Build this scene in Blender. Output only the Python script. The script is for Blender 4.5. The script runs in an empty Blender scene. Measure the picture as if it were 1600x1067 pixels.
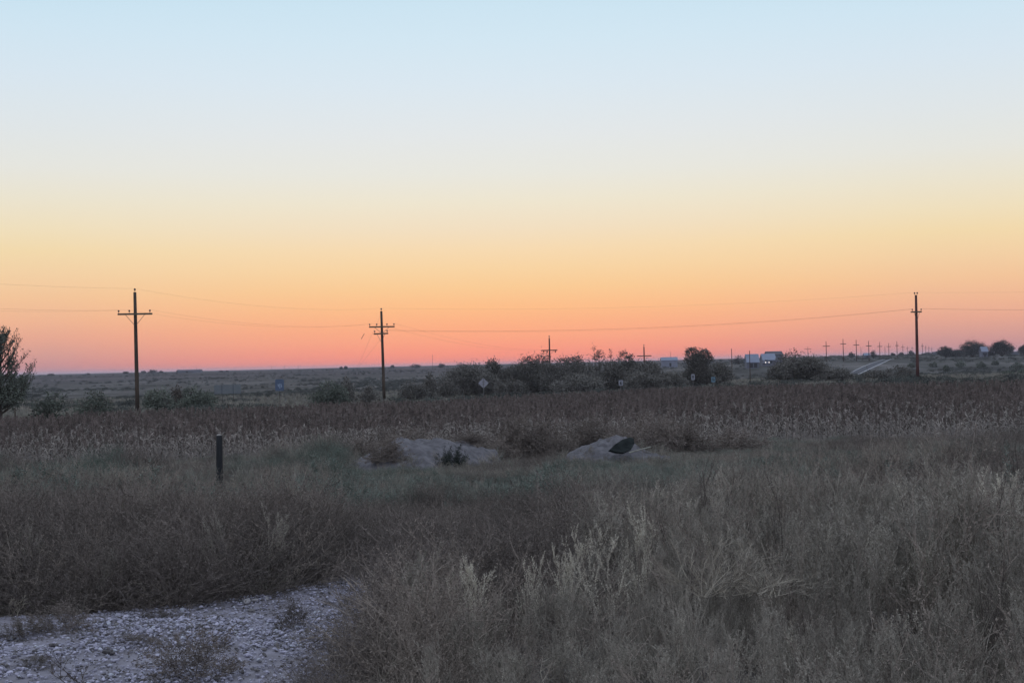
import bpy, math, random
import numpy as np
from mathutils import Vector, Matrix
PI = math.pi
sc = bpy.context.scene
COL = sc.collection
rnd = random.Random(7)
nr = np.random.default_rng(11)

# ------------------------------------------------------------------ camera
F = 2222.0                      # focal length in pixels of the 1600-wide photograph
ZC = 1.65                       # eye height above the ground at the camera
PITCH, ROLL = math.atan(34.5 / F), math.radians(1.3)
fwd = np.array([0, math.cos(PITCH), math.sin(PITCH)])
r0 = np.array([1.0, 0, 0]); u0 = np.array([0, -math.sin(PITCH), math.cos(PITCH)])
RV = math.cos(ROLL) * r0 - math.sin(ROLL) * u0
UV = math.sin(ROLL) * r0 + math.cos(ROLL) * u0
cd = bpy.data.cameras.new('camera'); cam = bpy.data.objects.new('camera', cd); COL.objects.link(cam)
cd.sensor_width = 36; cd.lens = F / 1600 * 36; cd.clip_start = 0.05; cd.clip_end = 40000
M = Matrix(((RV[0], UV[0], -fwd[0]), (RV[1], UV[1], -fwd[1]), (RV[2], UV[2], -fwd[2])))
cam.matrix_world = Matrix.Translation((0, 0, ZC)) @ M.to_4x4()
sc.camera = cam

def at(px, py, Y):
    """where the sight line through a pixel of the photograph stands at depth Y"""
    d = fwd + (px - 800) / F * RV + (533.5 - py) / F * UV
    k = Y / d[1]
    return np.array([d[0] * k, Y, d[2] * k + ZC])

# ------------------------------------------------------------------ terrain
YL = [-3000, -50, 0, 7, 11, 18, 27, 36, 45, 60, 90, 120, 200, 400, 700, 1100, 1500, 1850, 3000, 12000]
ZL = [0, 0, 0, 0, -.1, -.35, -.72, -.98, -1.2, -1.5, -1.85, -2.05, -2.9, -5.3, -6.3, -5.3, -3.0, -.7, -.4, 0]
YR = [-3000, -50, 0, 7, 11, 18, 27, 36, 45, 60, 90, 120, 167, 300, 500, 600, 750, 1000, 1500, 12000]
ZR = [0, 0, 0, 0, -.1, -.35, -.72, -.98, -1.15, -1.3, -1.45, -1.5, -1.6, -2.9, -5.3, -5.8, -1.6, 0.1, 1.0, 1.65]
def sstep(a, b, x):
    t = np.clip((x - a) / (b - a), 0, 1); return t * t * (3 - 2 * t)
def interp(Y, ys, zs):
    Y = np.asarray(Y, float)
    return (np.interp(Y, ys, zs) * 2 + np.interp(Y * .94 - .4, ys, zs) + np.interp(Y * 1.06 + .4, ys, zs)) / 4
def g(X, Y):
    X = np.asarray(X, float); Y = np.asarray(Y, float)
    u = X / np.maximum(Y, 1.0)
    w = sstep(0.0, 0.22, u)
    z = interp(Y, YL, ZL) * (1 - w) + interp(Y, YR, ZR) * w
    amp = sstep(8, 60, Y)
    z = z + amp * (0.07 * np.sin(X * .21 + 1.3 * np.sin(Y * .06)) + .05 * np.sin(Y * .31 + X * .13))
    z = z + sstep(150, 500, Y) * (.3 * np.sin(X * .021 + Y * .006) + .2 * np.sin(X * .007 - Y * .011 + 2))
    z = z + .02 * np.sin(X * 1.9 + Y) * np.sin(Y * 2.3 - X * .7) * (1 - amp)
    return z
def gz(X, Y): return float(g(X, Y))
def ground_at(px, Y):
    X = at(px, 570, Y)[0]
    X = at(px, 568 - (px - 800) * .0227 + (ZC - gz(X, Y)) / Y * F, Y)[0]
    return X, gz(X, Y)

def noise2(X, Y, s, seed=0):
    """smooth value noise on the plane, 0..1"""
    X = np.asarray(X, float) / s; Y = np.asarray(Y, float) / s
    xi = np.floor(X).astype(np.int64); yi = np.floor(Y).astype(np.int64)
    fx = X - xi; fy = Y - yi; fx = fx * fx * (3 - 2 * fx); fy = fy * fy * (3 - 2 * fy)
    def h(a, b):
        n = (a * 374761393 + b * 668265263 + seed * 974711) & 0x7fffffff
        n = ((n ^ (n >> 13)) * 1274126177) & 0x7fffffff
        return ((n ^ (n >> 16)) & 0xffff) / 65535.0
    return (h(xi, yi) * (1 - fx) + h(xi + 1, yi) * fx) * (1 - fy) + (h(xi, yi + 1) * (1 - fx) + h(xi + 1, yi + 1) * fx) * fy

# ------------------------------------------------------------------ materials
def srgb(r, g_, b):
    f = lambda c: (c / 255 / 12.92) if c <= 10 else ((c / 255 + .055) / 1.055) ** 2.4
    return (f(r), f(g_), f(b), 1)
class NT:
    def __init__(s, t): s.t = t; s.n = t.nodes; s.l = t.links
    def add(s, kind, **kw):
        n = s.n.new(kind)
        for k, v in kw.items():
            if k.startswith('_'): setattr(n, k[1:], v)
        return n
    def link(s, a, b): s.l.new(a, b)
def ramp_set(node, stops, mode='LINEAR'):
    cr = node.color_ramp; cr.interpolation = mode
    while len(cr.elements) > 2: cr.elements.remove(cr.elements[-1])
    cr.elements[0].position = stops[0][0]; cr.elements[0].color = stops[0][1]
    cr.elements[1].position = stops[-1][0]; cr.elements[1].color = stops[-1][1]
    for p, c in stops[1:-1]:
        e = cr.elements.new(p); e.color = c
def c4(c): return (c[0], c[1], c[2], 1)
def mat(name, c1, c2=None, scale=4.0, rough=.9, rand=0.0, bump=0.0, detail=4, metal=0.0, spec=.2, zstretch=1.0, tint=None, trans=0.0):
    """noise between two colours, a per-instance brightness change, optional tint colour by instancer attribute"""
    m = bpy.data.materials.new(name); m.use_nodes = True
    T = NT(m.node_tree); b = T.n['Principled BSDF']
    b.inputs['Roughness'].default_value = rough; b.inputs['Metallic'].default_value = metal
    b.inputs['Specular IOR Level'].default_value = spec
    c2 = c2 or c1
    tc = T.add('ShaderNodeTexCoord'); mp = T.add('ShaderNodeMapping'); mp.inputs['Scale'].default_value = (scale, scale, scale * zstretch)
    T.link(tc.outputs['Object'], mp.inputs['Vector'])
    no = T.add('ShaderNodeTexNoise'); no.inputs['Scale'].default_value = 1; no.inputs['Detail'].default_value = detail
    T.link(mp.outputs['Vector'], no.inputs['Vector'])
    rp = T.add('ShaderNodeValToRGB'); ramp_set(rp, [(.32, c4(c1)), (.68, c4(c2))])
    T.link(no.outputs['Fac'], rp.inputs['Fac']); out = rp.outputs['Color']
    if tint is not None:
        at_ = T.add('ShaderNodeAttribute'); at_.attribute_type = 'INSTANCER'; at_.attribute_name = 'tint'
        mx = T.add('ShaderNodeMixRGB'); mx.inputs['Color2'].default_value = c4(tint)
        T.link(at_.outputs['Fac'], mx.inputs['Fac']); T.link(out, mx.inputs['Color1']); out = mx.outputs['Color']
    if rand:
        oi = T.add('ShaderNodeObjectInfo'); mr = T.add('ShaderNodeMapRange')
        mr.inputs['To Min'].default_value = 1 - rand; mr.inputs['To Max'].default_value = 1 + rand
        T.link(oi.outputs['Random'], mr.inputs['Value'])
        hs = T.add('ShaderNodeHueSaturation'); T.link(out, hs.inputs['Color']); T.link(mr.outputs['Result'], hs.inputs['Value']); out = hs.outputs['Color']
    T.link(out, b.inputs['Base Color'])
    if bump:
        bp = T.add('ShaderNodeBump'); bp.inputs['Strength'].default_value = bump; bp.inputs['Distance'].default_value = .02
        T.link(no.outputs['Fac'], bp.inputs['Height']); T.link(bp.outputs['Normal'], b.inputs['Normal'])
    return m

# vegetation palette (base colours)
m_kochia = mat('kochia_straw', (0.345, 0.326, 0.282), (0.205, 0.194, 0.172), 3, rand=.28, tint=(0.215, 0.250, 0.225))
m_kstem = mat('weed_stem', (0.300, 0.262, 0.226), (0.170, 0.148, 0.132), 5, rand=.3)
m_pale = mat('pale_seed_plume', (0.620, 0.590, 0.500), (0.420, 0.400, 0.340), 3, rand=.15)
m_brown = mat('brown_weed', (0.250, 0.215, 0.183), (0.165, 0.145, 0.130), 3, rand=.25, tint=(0.170, 0.200, 0.170))
m_dkbrown = mat('dark_brown_weed', (0.165, 0.142, 0.127), (0.100, 0.089, 0.084), 3, rand=.25, tint=(0.120, 0.155, 0.130))
m_rust = mat('rusty_tumbleweed', (0.205, 0.178, 0.158), (0.140, 0.123, 0.113), 3, rand=.2)
m_green = mat('green_weed', (0.145, 0.178, 0.155), (0.115, 0.138, 0.122), 3, rand=.25)
m_dark = mat('dark_green_brush', (.06, .07, .064), (.04, .05, .048), 3, rand=.2)
m_dead = mat('bleached_dead_stem', (0.340, 0.310, 0.255), (0.185, 0.168, 0.145), 8, rand=.1)
m_grass = mat('dry_grass_blade', (0.290, 0.268, 0.228), (0.180, 0.166, 0.148), 4, rand=.3, tint=(0.165, 0.190, 0.165))
m_sleaf = mat('sorghum_leaf', (0.265, 0.240, 0.215), (0.150, 0.135, 0.125), 5, rand=.35)
m_shead = mat('sorghum_head', (0.185, 0.155, 0.143), (0.130, 0.110, 0.103), 10, rand=.35)
m_sleafd = mat('sorghum_leaf_dull', (0.245, 0.215, 0.195), (0.155, 0.138, 0.130), 5, rand=.35)
m_twig = mat('bark_twig', (.085, .07, .062), (.05, .043, .04), 4)
m_scrub = mat('sagebrush_leaf', (0.083, 0.092, 0.086), (0.055, 0.062, 0.059), .5, rand=.35)
m_lfdark = mat('shrub_leaf_dark', (0.155, 0.150, 0.137), (0.118, 0.116, 0.109), .6, rand=.15)
m_lfgreen = mat('shrub_leaf_green', (0.135, 0.155, 0.128), (0.100, 0.117, 0.100), .6, rand=.15)
m_lfbrown = mat('shrub_leaf_brown', (0.124, 0.107, 0.091), (0.078, 0.070, 0.065), .6, rand=.15)
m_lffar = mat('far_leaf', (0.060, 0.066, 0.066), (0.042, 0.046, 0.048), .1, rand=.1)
m_wood = mat('weathered_pole_wood', (0.080, 0.062, 0.048), (0.044, 0.036, 0.030), 3, zstretch=.15, bump=.3, rough=.85)
m_woodred = mat('reddish_pole_wood', (0.105, 0.048, 0.044), (0.060, 0.031, 0.032), 3, zstretch=.15, bump=.3, rough=.85)
m_woodfar = mat('far_pole_wood', (.085, .055, .048), (.055, .038, .036), 1, zstretch=.2)
m_arm = mat('crossarm_wood', (.13, .115, .085), (.085, .075, .06), 6, rough=.85)
m_metal = mat('galvanised_steel', (.22, .22, .22), (.14, .14, .14), 10, rough=.5, metal=.6)
m_porc = mat('brown_porcelain', (.10, .05, .035), (.07, .035, .03), 10, rough=.3, spec=.5)
m_wire = mat('power_wire', (.10, .085, .08), (.07, .06, .055), 1, rough=.6)
m_post = mat('creosoted_post', (.024, .027, .032), (.014, .016, .019), 12, zstretch=.2, bump=.4, rough=.7)
m_cut = mat('bleached_cut_top', (.35, .34, .33), (.2, .19, .18), 25)
m_rock = mat('pale_rock', (0.420, 0.410, 0.430), (0.270, 0.260, 0.280), 12, bump=.6)

# ------------------------------------------------------------------ mesh helpers
class MB:
    def __init__(s): s.v = []; s.f = []; s.m = []; s.nv = 0
    def add(s, verts, faces, mi=0):
        o = s.nv; s.v.append(np.asarray(verts, float).reshape(-1, 3)); s.nv += len(s.v[-1])
        for f in faces: s.f.append(tuple(i + o for i in f)); s.m.append(mi)
    def tube(s, pts, rad, n=5, mi=0, cap=True):
        pts = [np.asarray(p, float) for p in pts]; k = len(pts)
        rad = rad if hasattr(rad, '__len__') else [rad] * k
        V = []
        for i, p in enumerate(pts):
            t = pts[min(i + 1, k - 1)] - pts[max(i - 1, 0)]; t = t / (np.linalg.norm(t) + 1e-9)
            a = np.cross(t, [0, 0, 1.0]) if abs(t[2]) < .9 else np.cross(t, [1.0, 0, 0])
            a /= np.linalg.norm(a); b = np.cross(t, a)
            for j in range(n):
                th = 2 * PI * j / n; V.append(p + rad[i] * (math.cos(th) * a + math.sin(th) * b))
        Fc = [(i * n + j, i * n + (j + 1) % n, (i + 1) * n + (j + 1) % n, (i + 1) * n + j) for i in range(k - 1) for j in range(n)]
        if cap: Fc += [tuple(range(n - 1, -1, -1)), tuple(range((k - 1) * n, k * n))]
        s.add(V, Fc, mi)
    def ribbon(s, pts, w, mi=0, side=None):
        pts = [np.asarray(p, float) for p in pts]; k = len(pts)
        w = w if hasattr(w, '__len__') else [w] * k
        t = pts[-1] - pts[0]
        if side is None:
            side = np.cross(t, [rnd.uniform(-1, 1), rnd.uniform(-1, 1), rnd.uniform(-.3, .3)])
        side = np.asarray(side, float); side = side / (np.linalg.norm(side) + 1e-9)
        V = []
        for i, p in enumerate(pts):
            V.append(p - side * w[i] / 2); V.append(p + side * w[i] / 2)
        s.add(V, [(2 * i, 2 * i + 1, 2 * i + 3, 2 * i + 2) for i in range(k - 1)], mi)
    def box(s, c, d, rot=None, mi=0, bev=0.0):
        x, y, z = [q / 2 for q in d]
        V = np.array([(i * x, j * y, k * z) for i in (-1, 1) for j in (-1, 1) for k in (-1, 1)])
        if rot is not None: V = V @ np.array(rot).T
        s.add(V + np.asarray(c, float), [(0, 1, 3, 2), (4, 6, 7, 5), (0, 4, 5, 1), (2, 3, 7, 6), (0, 2, 6, 4), (1, 5, 7, 3)], mi)
    def leaves(s, P, D, L, W, mi=0):
        """many leaf shaped quads: base P, direction D, length L, width W (all arrays)"""
        P = np.asarray(P, float); D = np.asarray(D, float); n = len(P)
        if n == 0: return
        D = D / (np.linalg.norm(D, axis=1, keepdims=True) + 1e-9)
        R = nr.normal(size=(n, 3)); S = np.cross(D, R); S /= (np.linalg.norm(S, axis=1, keepdims=True) + 1e-9)
        L = np.broadcast_to(L, (n,))[:, None]; W = np.broadcast_to(W, (n,))[:, None]
        V = np.stack([P, P + D * L * .5 + S * W * .5, P + D * L, P + D * L * .5 - S * W * .5], 1).reshape(-1, 3)
        o = s.nv; s.v.append(V); s.nv += 4 * n
        idx = np.arange(n * 4).reshape(n, 4) + o
        s.f.extend(map(tuple, idx.tolist())); s.m.extend([mi] * n)
    def mesh(s, name, mats, smooth=False):
        me = bpy.data.meshes.new(name)
        V = np.concatenate(s.v) if s.v else np.zeros((0, 3))
        me.from_pydata(V.tolist(), [], s.f); 
        for m in (mats if isinstance(mats, (list, tuple)) else [mats]): me.materials.append(m)
        me.polygons.foreach_set('material_index', s.m)
        if smooth: me.polygons.foreach_set('use_smooth', [True] * len(s.f))
        me.update(); return me
    def obj(s, name, mats, parent=None, smooth=False, loc=None):
        o = bpy.data.objects.new(name, s.mesh(name, mats, smooth)); COL.objects.link(o)
        if parent is not None: o.parent = parent
        if loc is not None: o.location = loc
        return o
def tag(o, label=None, cat=None, group=None, kind=None):
    if label: o['label'] = label
    if cat: o['category'] = cat
    if group: o['group'] = group
    if kind: o['kind'] = kind
    return o
def empty(name, loc, rz=0, label=None, cat=None, group=None):
    o = bpy.data.objects.new(name, None); COL.objects.link(o); o.empty_display_size = .3
    o.location = [float(q) for q in loc]; o.rotation_euler = (0, 0, rz)
    return tag(o, label, cat, group)
def copy_tree(o, parent=None):
    c = o.copy(); COL.objects.link(c); c.parent = parent
    for ch in list(o.children): copy_tree(ch, c)
    return c

# ------------------------------------------------------------------ world: dusk sky
w = bpy.data.worlds.new('World'); sc.world = w; w.use_nodes = True
T = NT(w.node_tree); bg = T.n['Background']
tc = T.add('ShaderNodeTexCoord'); nrm = T.add('ShaderNodeVectorMath', _operation='NORMALIZE')
T.link(tc.outputs['Generated'], nrm.inputs[0]); sp = T.add('ShaderNodeSeparateXYZ'); T.link(nrm.outputs[0], sp.inputs[0])
def math_(op, a, b=None, clamp=False):
    n = T.add('ShaderNodeMath', _operation=op); n.use_clamp = clamp
    for i, q in enumerate((a, b)):
        if q is None: continue
        if isinstance(q, (int, float)): n.inputs[i].default_value = q
        else: T.link(q, n.inputs[i])
    return n.outputs[0]
Z = sp.outputs['Z']
lo = math_('MULTIPLY', Z, 1 / .28, True)              # the first 16 degrees, finely
hi = math_('MULTIPLY', Z, 1.0, True)
def pos(py): return max(0.0, math.sin(math.atan((568 - py) / F)) / .28)
centre = [(568, (248, 138, 122)), (550, (254, 152, 127)), (530, (255, 166, 131)), (505, (255, 178, 133)), (480, (255, 191, 138)), (450, (252, 204, 149)), (420, (250, 213, 163)),
          (390, (248, 219, 177)), (355, (243, 224, 194)), (315, (239, 230, 208)), (270, (233, 232, 223)), (210, (228, 232, 233)), (130, (219, 232, 241)), (60, (211, 231, 243)), (0, (204, 228, 242)), (-60, (194, 222, 240))]
side = [(568, (188, 139, 150)), (556, (203, 146, 146)), (540, (215, 157, 147)), (515, (232, 169, 146)), (490, (240, 182, 148)), (455, (244, 197, 154)), (420, (244, 209, 165)),
        (385, (243, 218, 173)), (350, (240, 224, 190)), (305, (235, 228, 208)), (260, (230, 230, 223)), (200, (224, 230, 232)), (120, (216, 230, 240)), (50, (208, 229, 242)), (-5, (200, 226, 241)), (-60, (192, 221, 239))]
def ramp(fac, stops):
    n = T.add('ShaderNodeValToRGB'); ramp_set(n, stops); T.link(fac, n.inputs['Fac']); return n.outputs['Color']
rc = ramp(lo, [(pos(p), srgb(*c)) for p, c in centre])
rs = ramp(lo, [(pos(p), srgb(*c)) for p, c in side])
hl = math_('SQRT', math_('ADD', math_('MULTIPLY', sp.outputs['X'], sp.outputs['X']), math_('MULTIPLY', sp.outputs['Y'], sp.outputs['Y'])))
a0 = math.atan((765 - 800) / F)
cosaz = math_('DIVIDE', math_('ADD', math_('MULTIPLY', sp.outputs['X'], math.sin(a0)), math_('MULTIPLY', sp.outputs['Y'], math.cos(a0))), math_('MAXIMUM', hl, 1e-4))
az = T.add('ShaderNodeMapRange', _interpolation_type='LINEAR'); T.link(cosaz, az.inputs['Value'])
az.inputs['From Min'].default_value = 1.0; az.inputs['From Max'].default_value = math.cos(math.radians(17))
def mix(f, a, b, bt='MIX'):
    n = T.add('ShaderNodeMixRGB', _blend_type=bt)
    for i, q in enumerate((f, a, b)):
        if isinstance(q, (int, float)): n.inputs[i].default_value = q
        elif isinstance(q, tuple): n.inputs[i].default_value = q
        else: T.link(q, n.inputs[i])
    return n.outputs[0]
low = mix(az.outputs['Result'], rc, rs)
# opposite horizon: belt of dusk, out of view, brightened to light the foreground
back = ramp(lo, [(0, srgb(182, 176, 196)), (.25, srgb(206, 200, 220)), (.55, srgb(212, 212, 232)), (1, srgb(214, 222, 240))])
bk = T.add('ShaderNodeMapRange', _interpolation_type='SMOOTHSTEP'); T.link(cosaz, bk.inputs['Value'])
bk.inputs['From Min'].default_value = .80; bk.inputs['From Max'].default_value = -.7
low = mix(bk.outputs['Result'], low, back)
high = ramp(hi, [(.28, srgb(194, 222, 240)), (.45, srgb(212, 228, 248)), (.7, srgb(224, 236, 254)), (1, srgb(226, 237, 255))])  # unseen overhead sky, brighter than dusk, added light for the ground
highb = ramp(hi, [(.28, srgb(214, 222, 240)), (.6, srgb(222, 232, 250)), (1, srgb(226, 237, 255))])
high = mix(bk.outputs['Result'], high, highb)
hf = T.add('ShaderNodeMapRange', _interpolation_type='SMOOTHSTEP'); T.link(Z, hf.inputs['Value']); hf.inputs['From Min'].default_value = .265; hf.inputs['From Max'].default_value = .30
sky = mix(hf.outputs['Result'], low, high)
T.link(sky, bg.inputs['Color']); bg.inputs['Strength'].default_value = 1.0
# the last glow of the sun, just under the horizon, where the sky is reddest
sd = bpy.data.lights.new('sun', 'SUN'); sd.energy = .10; sd.angle = math.radians(25); sd.color = (1, .55, .35)
so = bpy.data.objects.new('sun', sd); COL.objects.link(so)
so.rotation_euler = (math.radians(-86), 0, -a0 + PI * 0)
sc.view_settings.view_transform = 'Standard'; sc.view_settings.look = 'None'; sc.view_settings.exposure = 0; sc.view_settings.gamma = 1
sc.cycles.max_bounces = 5; sc.cycles.diffuse_bounces = 3; sc.cycles.transparent_max_bounces = 4; sc.cycles.volume_bounces = 0

# ------------------------------------------------------------------ ground sheet
def spaced(a, b, n, k):
    t = np.linspace(-1, 1, n); v = np.sinh(k * t) / math.sinh(k)
    return np.where(v < 0, -v * a, v * b)
xs = spaced(-9000, 9000, 301, 8.5)
ys = np.concatenate([[-3000, -1500, -700, -300, -120, -50, -20, -10, -5], np.geomspace(5, 12005, 300) - 5 + 0])
XX, YY = np.meshgrid(xs, ys); ZZ = g(XX, YY)
nx, ny = len(xs), len(ys)
V = np.stack([XX, YY, ZZ], -1).reshape(-1, 3)
I = np.arange(nx * ny).reshape(ny, nx)
Fq = np.stack([I[:-1, :-1], I[:-1, 1:], I[1:, 1:], I[1:, :-1]], -1).reshape(-1, 4)
me = bpy.data.meshes.new('ground'); me.from_pydata(V.tolist(), [], Fq.tolist()); me.polygons.foreach_set('use_smooth', [True] * len(Fq)); me.update()
ground = bpy.data.objects.new('ground', me); COL.objects.link(ground); tag(ground, 'dry prairie ground of dirt, stubble and patchy grass', None, None, 'structure')
def ground_mat():
    m = bpy.data.materials.new('prairie_ground'); m.use_nodes = True; t = NT(m.node_tree); b = t.n['Principled BSDF']
    b.inputs['Roughness'].default_value = 1; b.inputs['Specular IOR Level'].default_value = .1
    geo = t.add('ShaderNodeNewGeometry'); sp_ = t.add('ShaderNodeSeparateXYZ'); t.link(geo.outputs['Position'], sp_.inputs[0])
    def noise(sx, sy, det=4, off=0.0):
        mp = t.add('ShaderNodeMapping'); mp.inputs['Scale'].default_value = (sx, sy, 0); mp.inputs['Location'].default_value = (off, off * 1.7, off)
        t.link(geo.outputs['Position'], mp.inputs['Vector']); n = t.add('ShaderNodeTexNoise'); n.inputs['Scale'].default_value = 1; n.inputs['Detail'].default_value = det
        t.link(mp.outputs['Vector'], n.inputs['Vector']); return n.outputs['Fac']
    def rp(f, stops):
        n = t.add('ShaderNodeValToRGB'); ramp_set(n, stops); t.link(f, n.inputs['Fac']); return n.outputs['Color']
    def mx(f, a, b_):
        n = t.add('ShaderNodeMixRGB')
        for i, q in enumerate((f, a, b_)):
            if isinstance(q, (int, float, tuple)): n.inputs[i].default_value = q
            else: t.link(q, n.inputs[i])
        return n.outputs[0]
    def rng(v, a, b_):
        n = t.add('ShaderNodeMapRange', _interpolation_type='SMOOTHSTEP'); t.link(v, n.inputs['Value']); n.inputs['From Min'].default_value = a; n.inputs['From Max'].default_value = b_
        return n.outputs['Result']
    near = rp(noise(3, 3, 8), [(.3, (.07, .063, .06, 1)), (.7, (.14, .126, .118, 1))])
    plain = rp(noise(.022, .011, 6, 3), [(.36, (.026, .028, .029, 1)), (.44, (.046, .047, .047, 1)), (.54, (.078, .077, .078, 1)), (.68, (.130, .123, .125, 1))])
    brush = rp(noise(.15, .045, 5, 9), [(.40, (.42, .45, .42, 1)), (.56, (1, 1, 1, 1))])
    n = t.add('ShaderNodeMixRGB', _blend_type='MULTIPLY'); n.inputs[0].default_value = .8; t.link(plain, n.inputs[1]); t.link(brush, n.inputs[2]); plain = n.outputs[0]
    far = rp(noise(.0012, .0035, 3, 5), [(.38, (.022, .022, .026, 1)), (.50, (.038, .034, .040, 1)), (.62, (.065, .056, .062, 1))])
    Yc = sp_.outputs['Y']
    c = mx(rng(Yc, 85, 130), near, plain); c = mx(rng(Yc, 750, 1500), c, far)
    t.link(c, b.inputs['Base Color']); m_ = m
    bp = t.add('ShaderNodeBump'); bp.inputs['Strength'].default_value = .5; bp.inputs['Distance'].default_value = .05
    t.link(noise(9, 9, 6), bp.inputs['Height']); t.link(bp.outputs['Normal'], b.inputs['Normal'])
    return m_
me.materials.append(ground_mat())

# ------------------------------------------------------------------ plant prototypes (kept out of the scene, used by the scatters)
def unit(v): v = np.asarray(v, float); return v / (np.linalg.norm(v) + 1e-9)
def bend(p, d, L, n, up=.15, wob=.15):
    """a growing stem: list of points"""
    pts = [np.array(p, float)]; d = unit(d)
    for i in range(n):
        d = unit(d + np.array([rnd.gauss(0, wob), rnd.gauss(0, wob), up + rnd.gauss(0, wob * .5)]))
        pts.append(pts[-1] + d * L / n)
    return pts
def along(pts, t):
    k = len(pts) - 1; f = min(t * k, k - 1e-6); i = int(f); f -= i
    return pts[i] * (1 - f) + pts[i + 1] * f, unit(pts[i + 1] - pts[i])
def plume_on(mb, pts, n, L, W, spread, mi, t0=.15):
    P = []; D = []
    for _ in range(n):
        p, d = along(pts, rnd.uniform(t0, 1)); a = np.array([rnd.gauss(0, 1), rnd.gauss(0, 1), rnd.gauss(0, .6)])
        P.append(p); D.append(unit(d + spread * unit(a)))
    mb.leaves(P, D, nr.uniform(.6, 1.3, n) * L, W, mi)
def kochia(H=1.0, nb=16, spread=.34, leafy=1.0, up=.27, droop=0.0):
    mb = MB(); nst = rnd.choice([1, 2, 2, 3])
    for s_ in range(nst):
        main = bend((rnd.uniform(-.05, .05), rnd.uniform(-.05, .05), -.03), (rnd.gauss(0, .13), rnd.gauss(0, .13), 1), H * rnd.uniform(.8, 1.05), 7, .1, .06)
        mb.tube(main, [.005 * (1 - i / 8.5) + .0008 for i in range(8)], 3, 0, False)
        plume_on(mb, main, int(90 * leafy), .020, .0038, .5, 1, .4)
        for b in range(nb // nst + 3):
            t = rnd.uniform(.08, .92) ** .9; p, d = along(main, t); a = rnd.uniform(0, 2 * PI)
            bd = unit(np.array([math.cos(a) * spread * 1.6, math.sin(a) * spread * 1.6, 1 - droop]))
            L = H * (.20 + .42 * (1 - t)) * rnd.uniform(.6, 1.15)
            br = bend(p, bd, L, 4, up, .12)
            mb.ribbon(br, [.0032, .0026, .002, .0014, .0007], 0)
            for k in range(4):
                tt = rnd.uniform(.25, .95); q, qd = along(br, tt)
                tw = bend(q, unit(qd + .7 * unit([rnd.gauss(0, 1), rnd.gauss(0, 1), rnd.gauss(.2, .6)])), L * rnd.uniform(.2, .42), 2, up, .1)
                mb.ribbon(tw, [.002, .0014, .0006], 0)
                plume_on(mb, tw, int(22 * leafy), .017, .0034, .75, 1, .05)
            plume_on(mb, br, int(38 * leafy), .018, .0036, .75, 1, .25)
    return mb
def tumble(R=.5, n=46, leafy=1.0, flat=.75, co=1.0):
    """rounded, finely branched weed"""
    mb = MB()
    for b in range(n):
        a = rnd.uniform(0, 2 * PI); e = rnd.uniform(.05, 1.0)
        d = np.array([math.cos(a) * (1 - e * e * .85), math.sin(a) * (1 - e * e * .85), e * flat + .12])
        L = R * rnd.uniform(.75, 1.1)
        st = bend((0, 0, -.02), d, L, 5, .02, .14)
        mb.ribbon(st, [.005, .004, .003, .002, .0015, .0008], 0)
        for k in range(7):
            q, qd = along(st, rnd.uniform(.3, .98))
            tw = bend(q, unit(qd + .9 * unit([rnd.gauss(0, 1), rnd.gauss(0, 1), rnd.gauss(.1, .7)])), L * rnd.uniform(.15, .35), 3, .03, .25)
            mb.ribbon(tw, [.0025, .002, .0014, .0007], 0)
            plume_on(mb, tw, int(9 * leafy), .014 * co, .0040 * co, 1.3, 1, .1)
    return mb
def tuft(H=.5, n=60, W=.006, lean=.45):
    mb = MB()
    for i in range(n):
        a = rnd.uniform(0, 2 * PI); r = rnd.uniform(0, .09)
        p = np.array([math.cos(a) * r, math.sin(a) * r, -.02]); l = rnd.gauss(0, lean)
        b = rnd.uniform(0, 2 * PI); d = np.array([math.cos(b) * l, math.sin(b) * l, 1.0]); h = H * rnd.uniform(.5, 1.1)
        pts = [p]
        for k in range(4):
            d = unit(d + np.array([math.cos(b) * .13 * k * abs(l + .2), math.sin(b) * .13 * k * abs(l + .2), -.09 * k])); pts.append(pts[-1] + d * h / 4)
        mb.ribbon(pts, [W, W, W * .8, W * .5, .001], 0 if i % 3 else 1)
    return mb
def leafy_weed(H=.6, ns=7):
    mb = MB()
    for s_ in range(ns):
        a = rnd.uniform(0, 2 * PI); l = rnd.uniform(.05, .4)
        st = bend((rnd.uniform(-.06, .06), rnd.uniform(-.06, .06), -.02), (math.cos(a) * l, math.sin(a) * l, 1), H * rnd.uniform(.7, 1.1), 6, .08, .08)
        mb.tube(st, [.004, .0036, .003, .0026, .002, .0016, .001], 3, 0, False)
        P = []; D = []
        for k in range(55):
            p, d = along(st, rnd.uniform(.12, 1)); b = rnd.uniform(0, 2 * PI); P.append(p); D.append([math.cos(b), math.sin(b), rnd.uniform(-.1, 1.0)])
        mb.leaves(P, D, nr.uniform(.025, .06, 55), nr.uniform(.007, .013, 55), 1)
        for k in range(7):
            p, d = along(st, rnd.uniform(.35, .95)); tw = bend(p, unit(d + .8 * unit([rnd.gauss(0, 1), rnd.gauss(0, 1), .3])), H * .2, 2, .1, .1)
            mb.ribbon(tw, [.002, .0016, .001], 0); plume_on(mb, tw, 12, .03, .008, 1, 1)
    return mb
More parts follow.
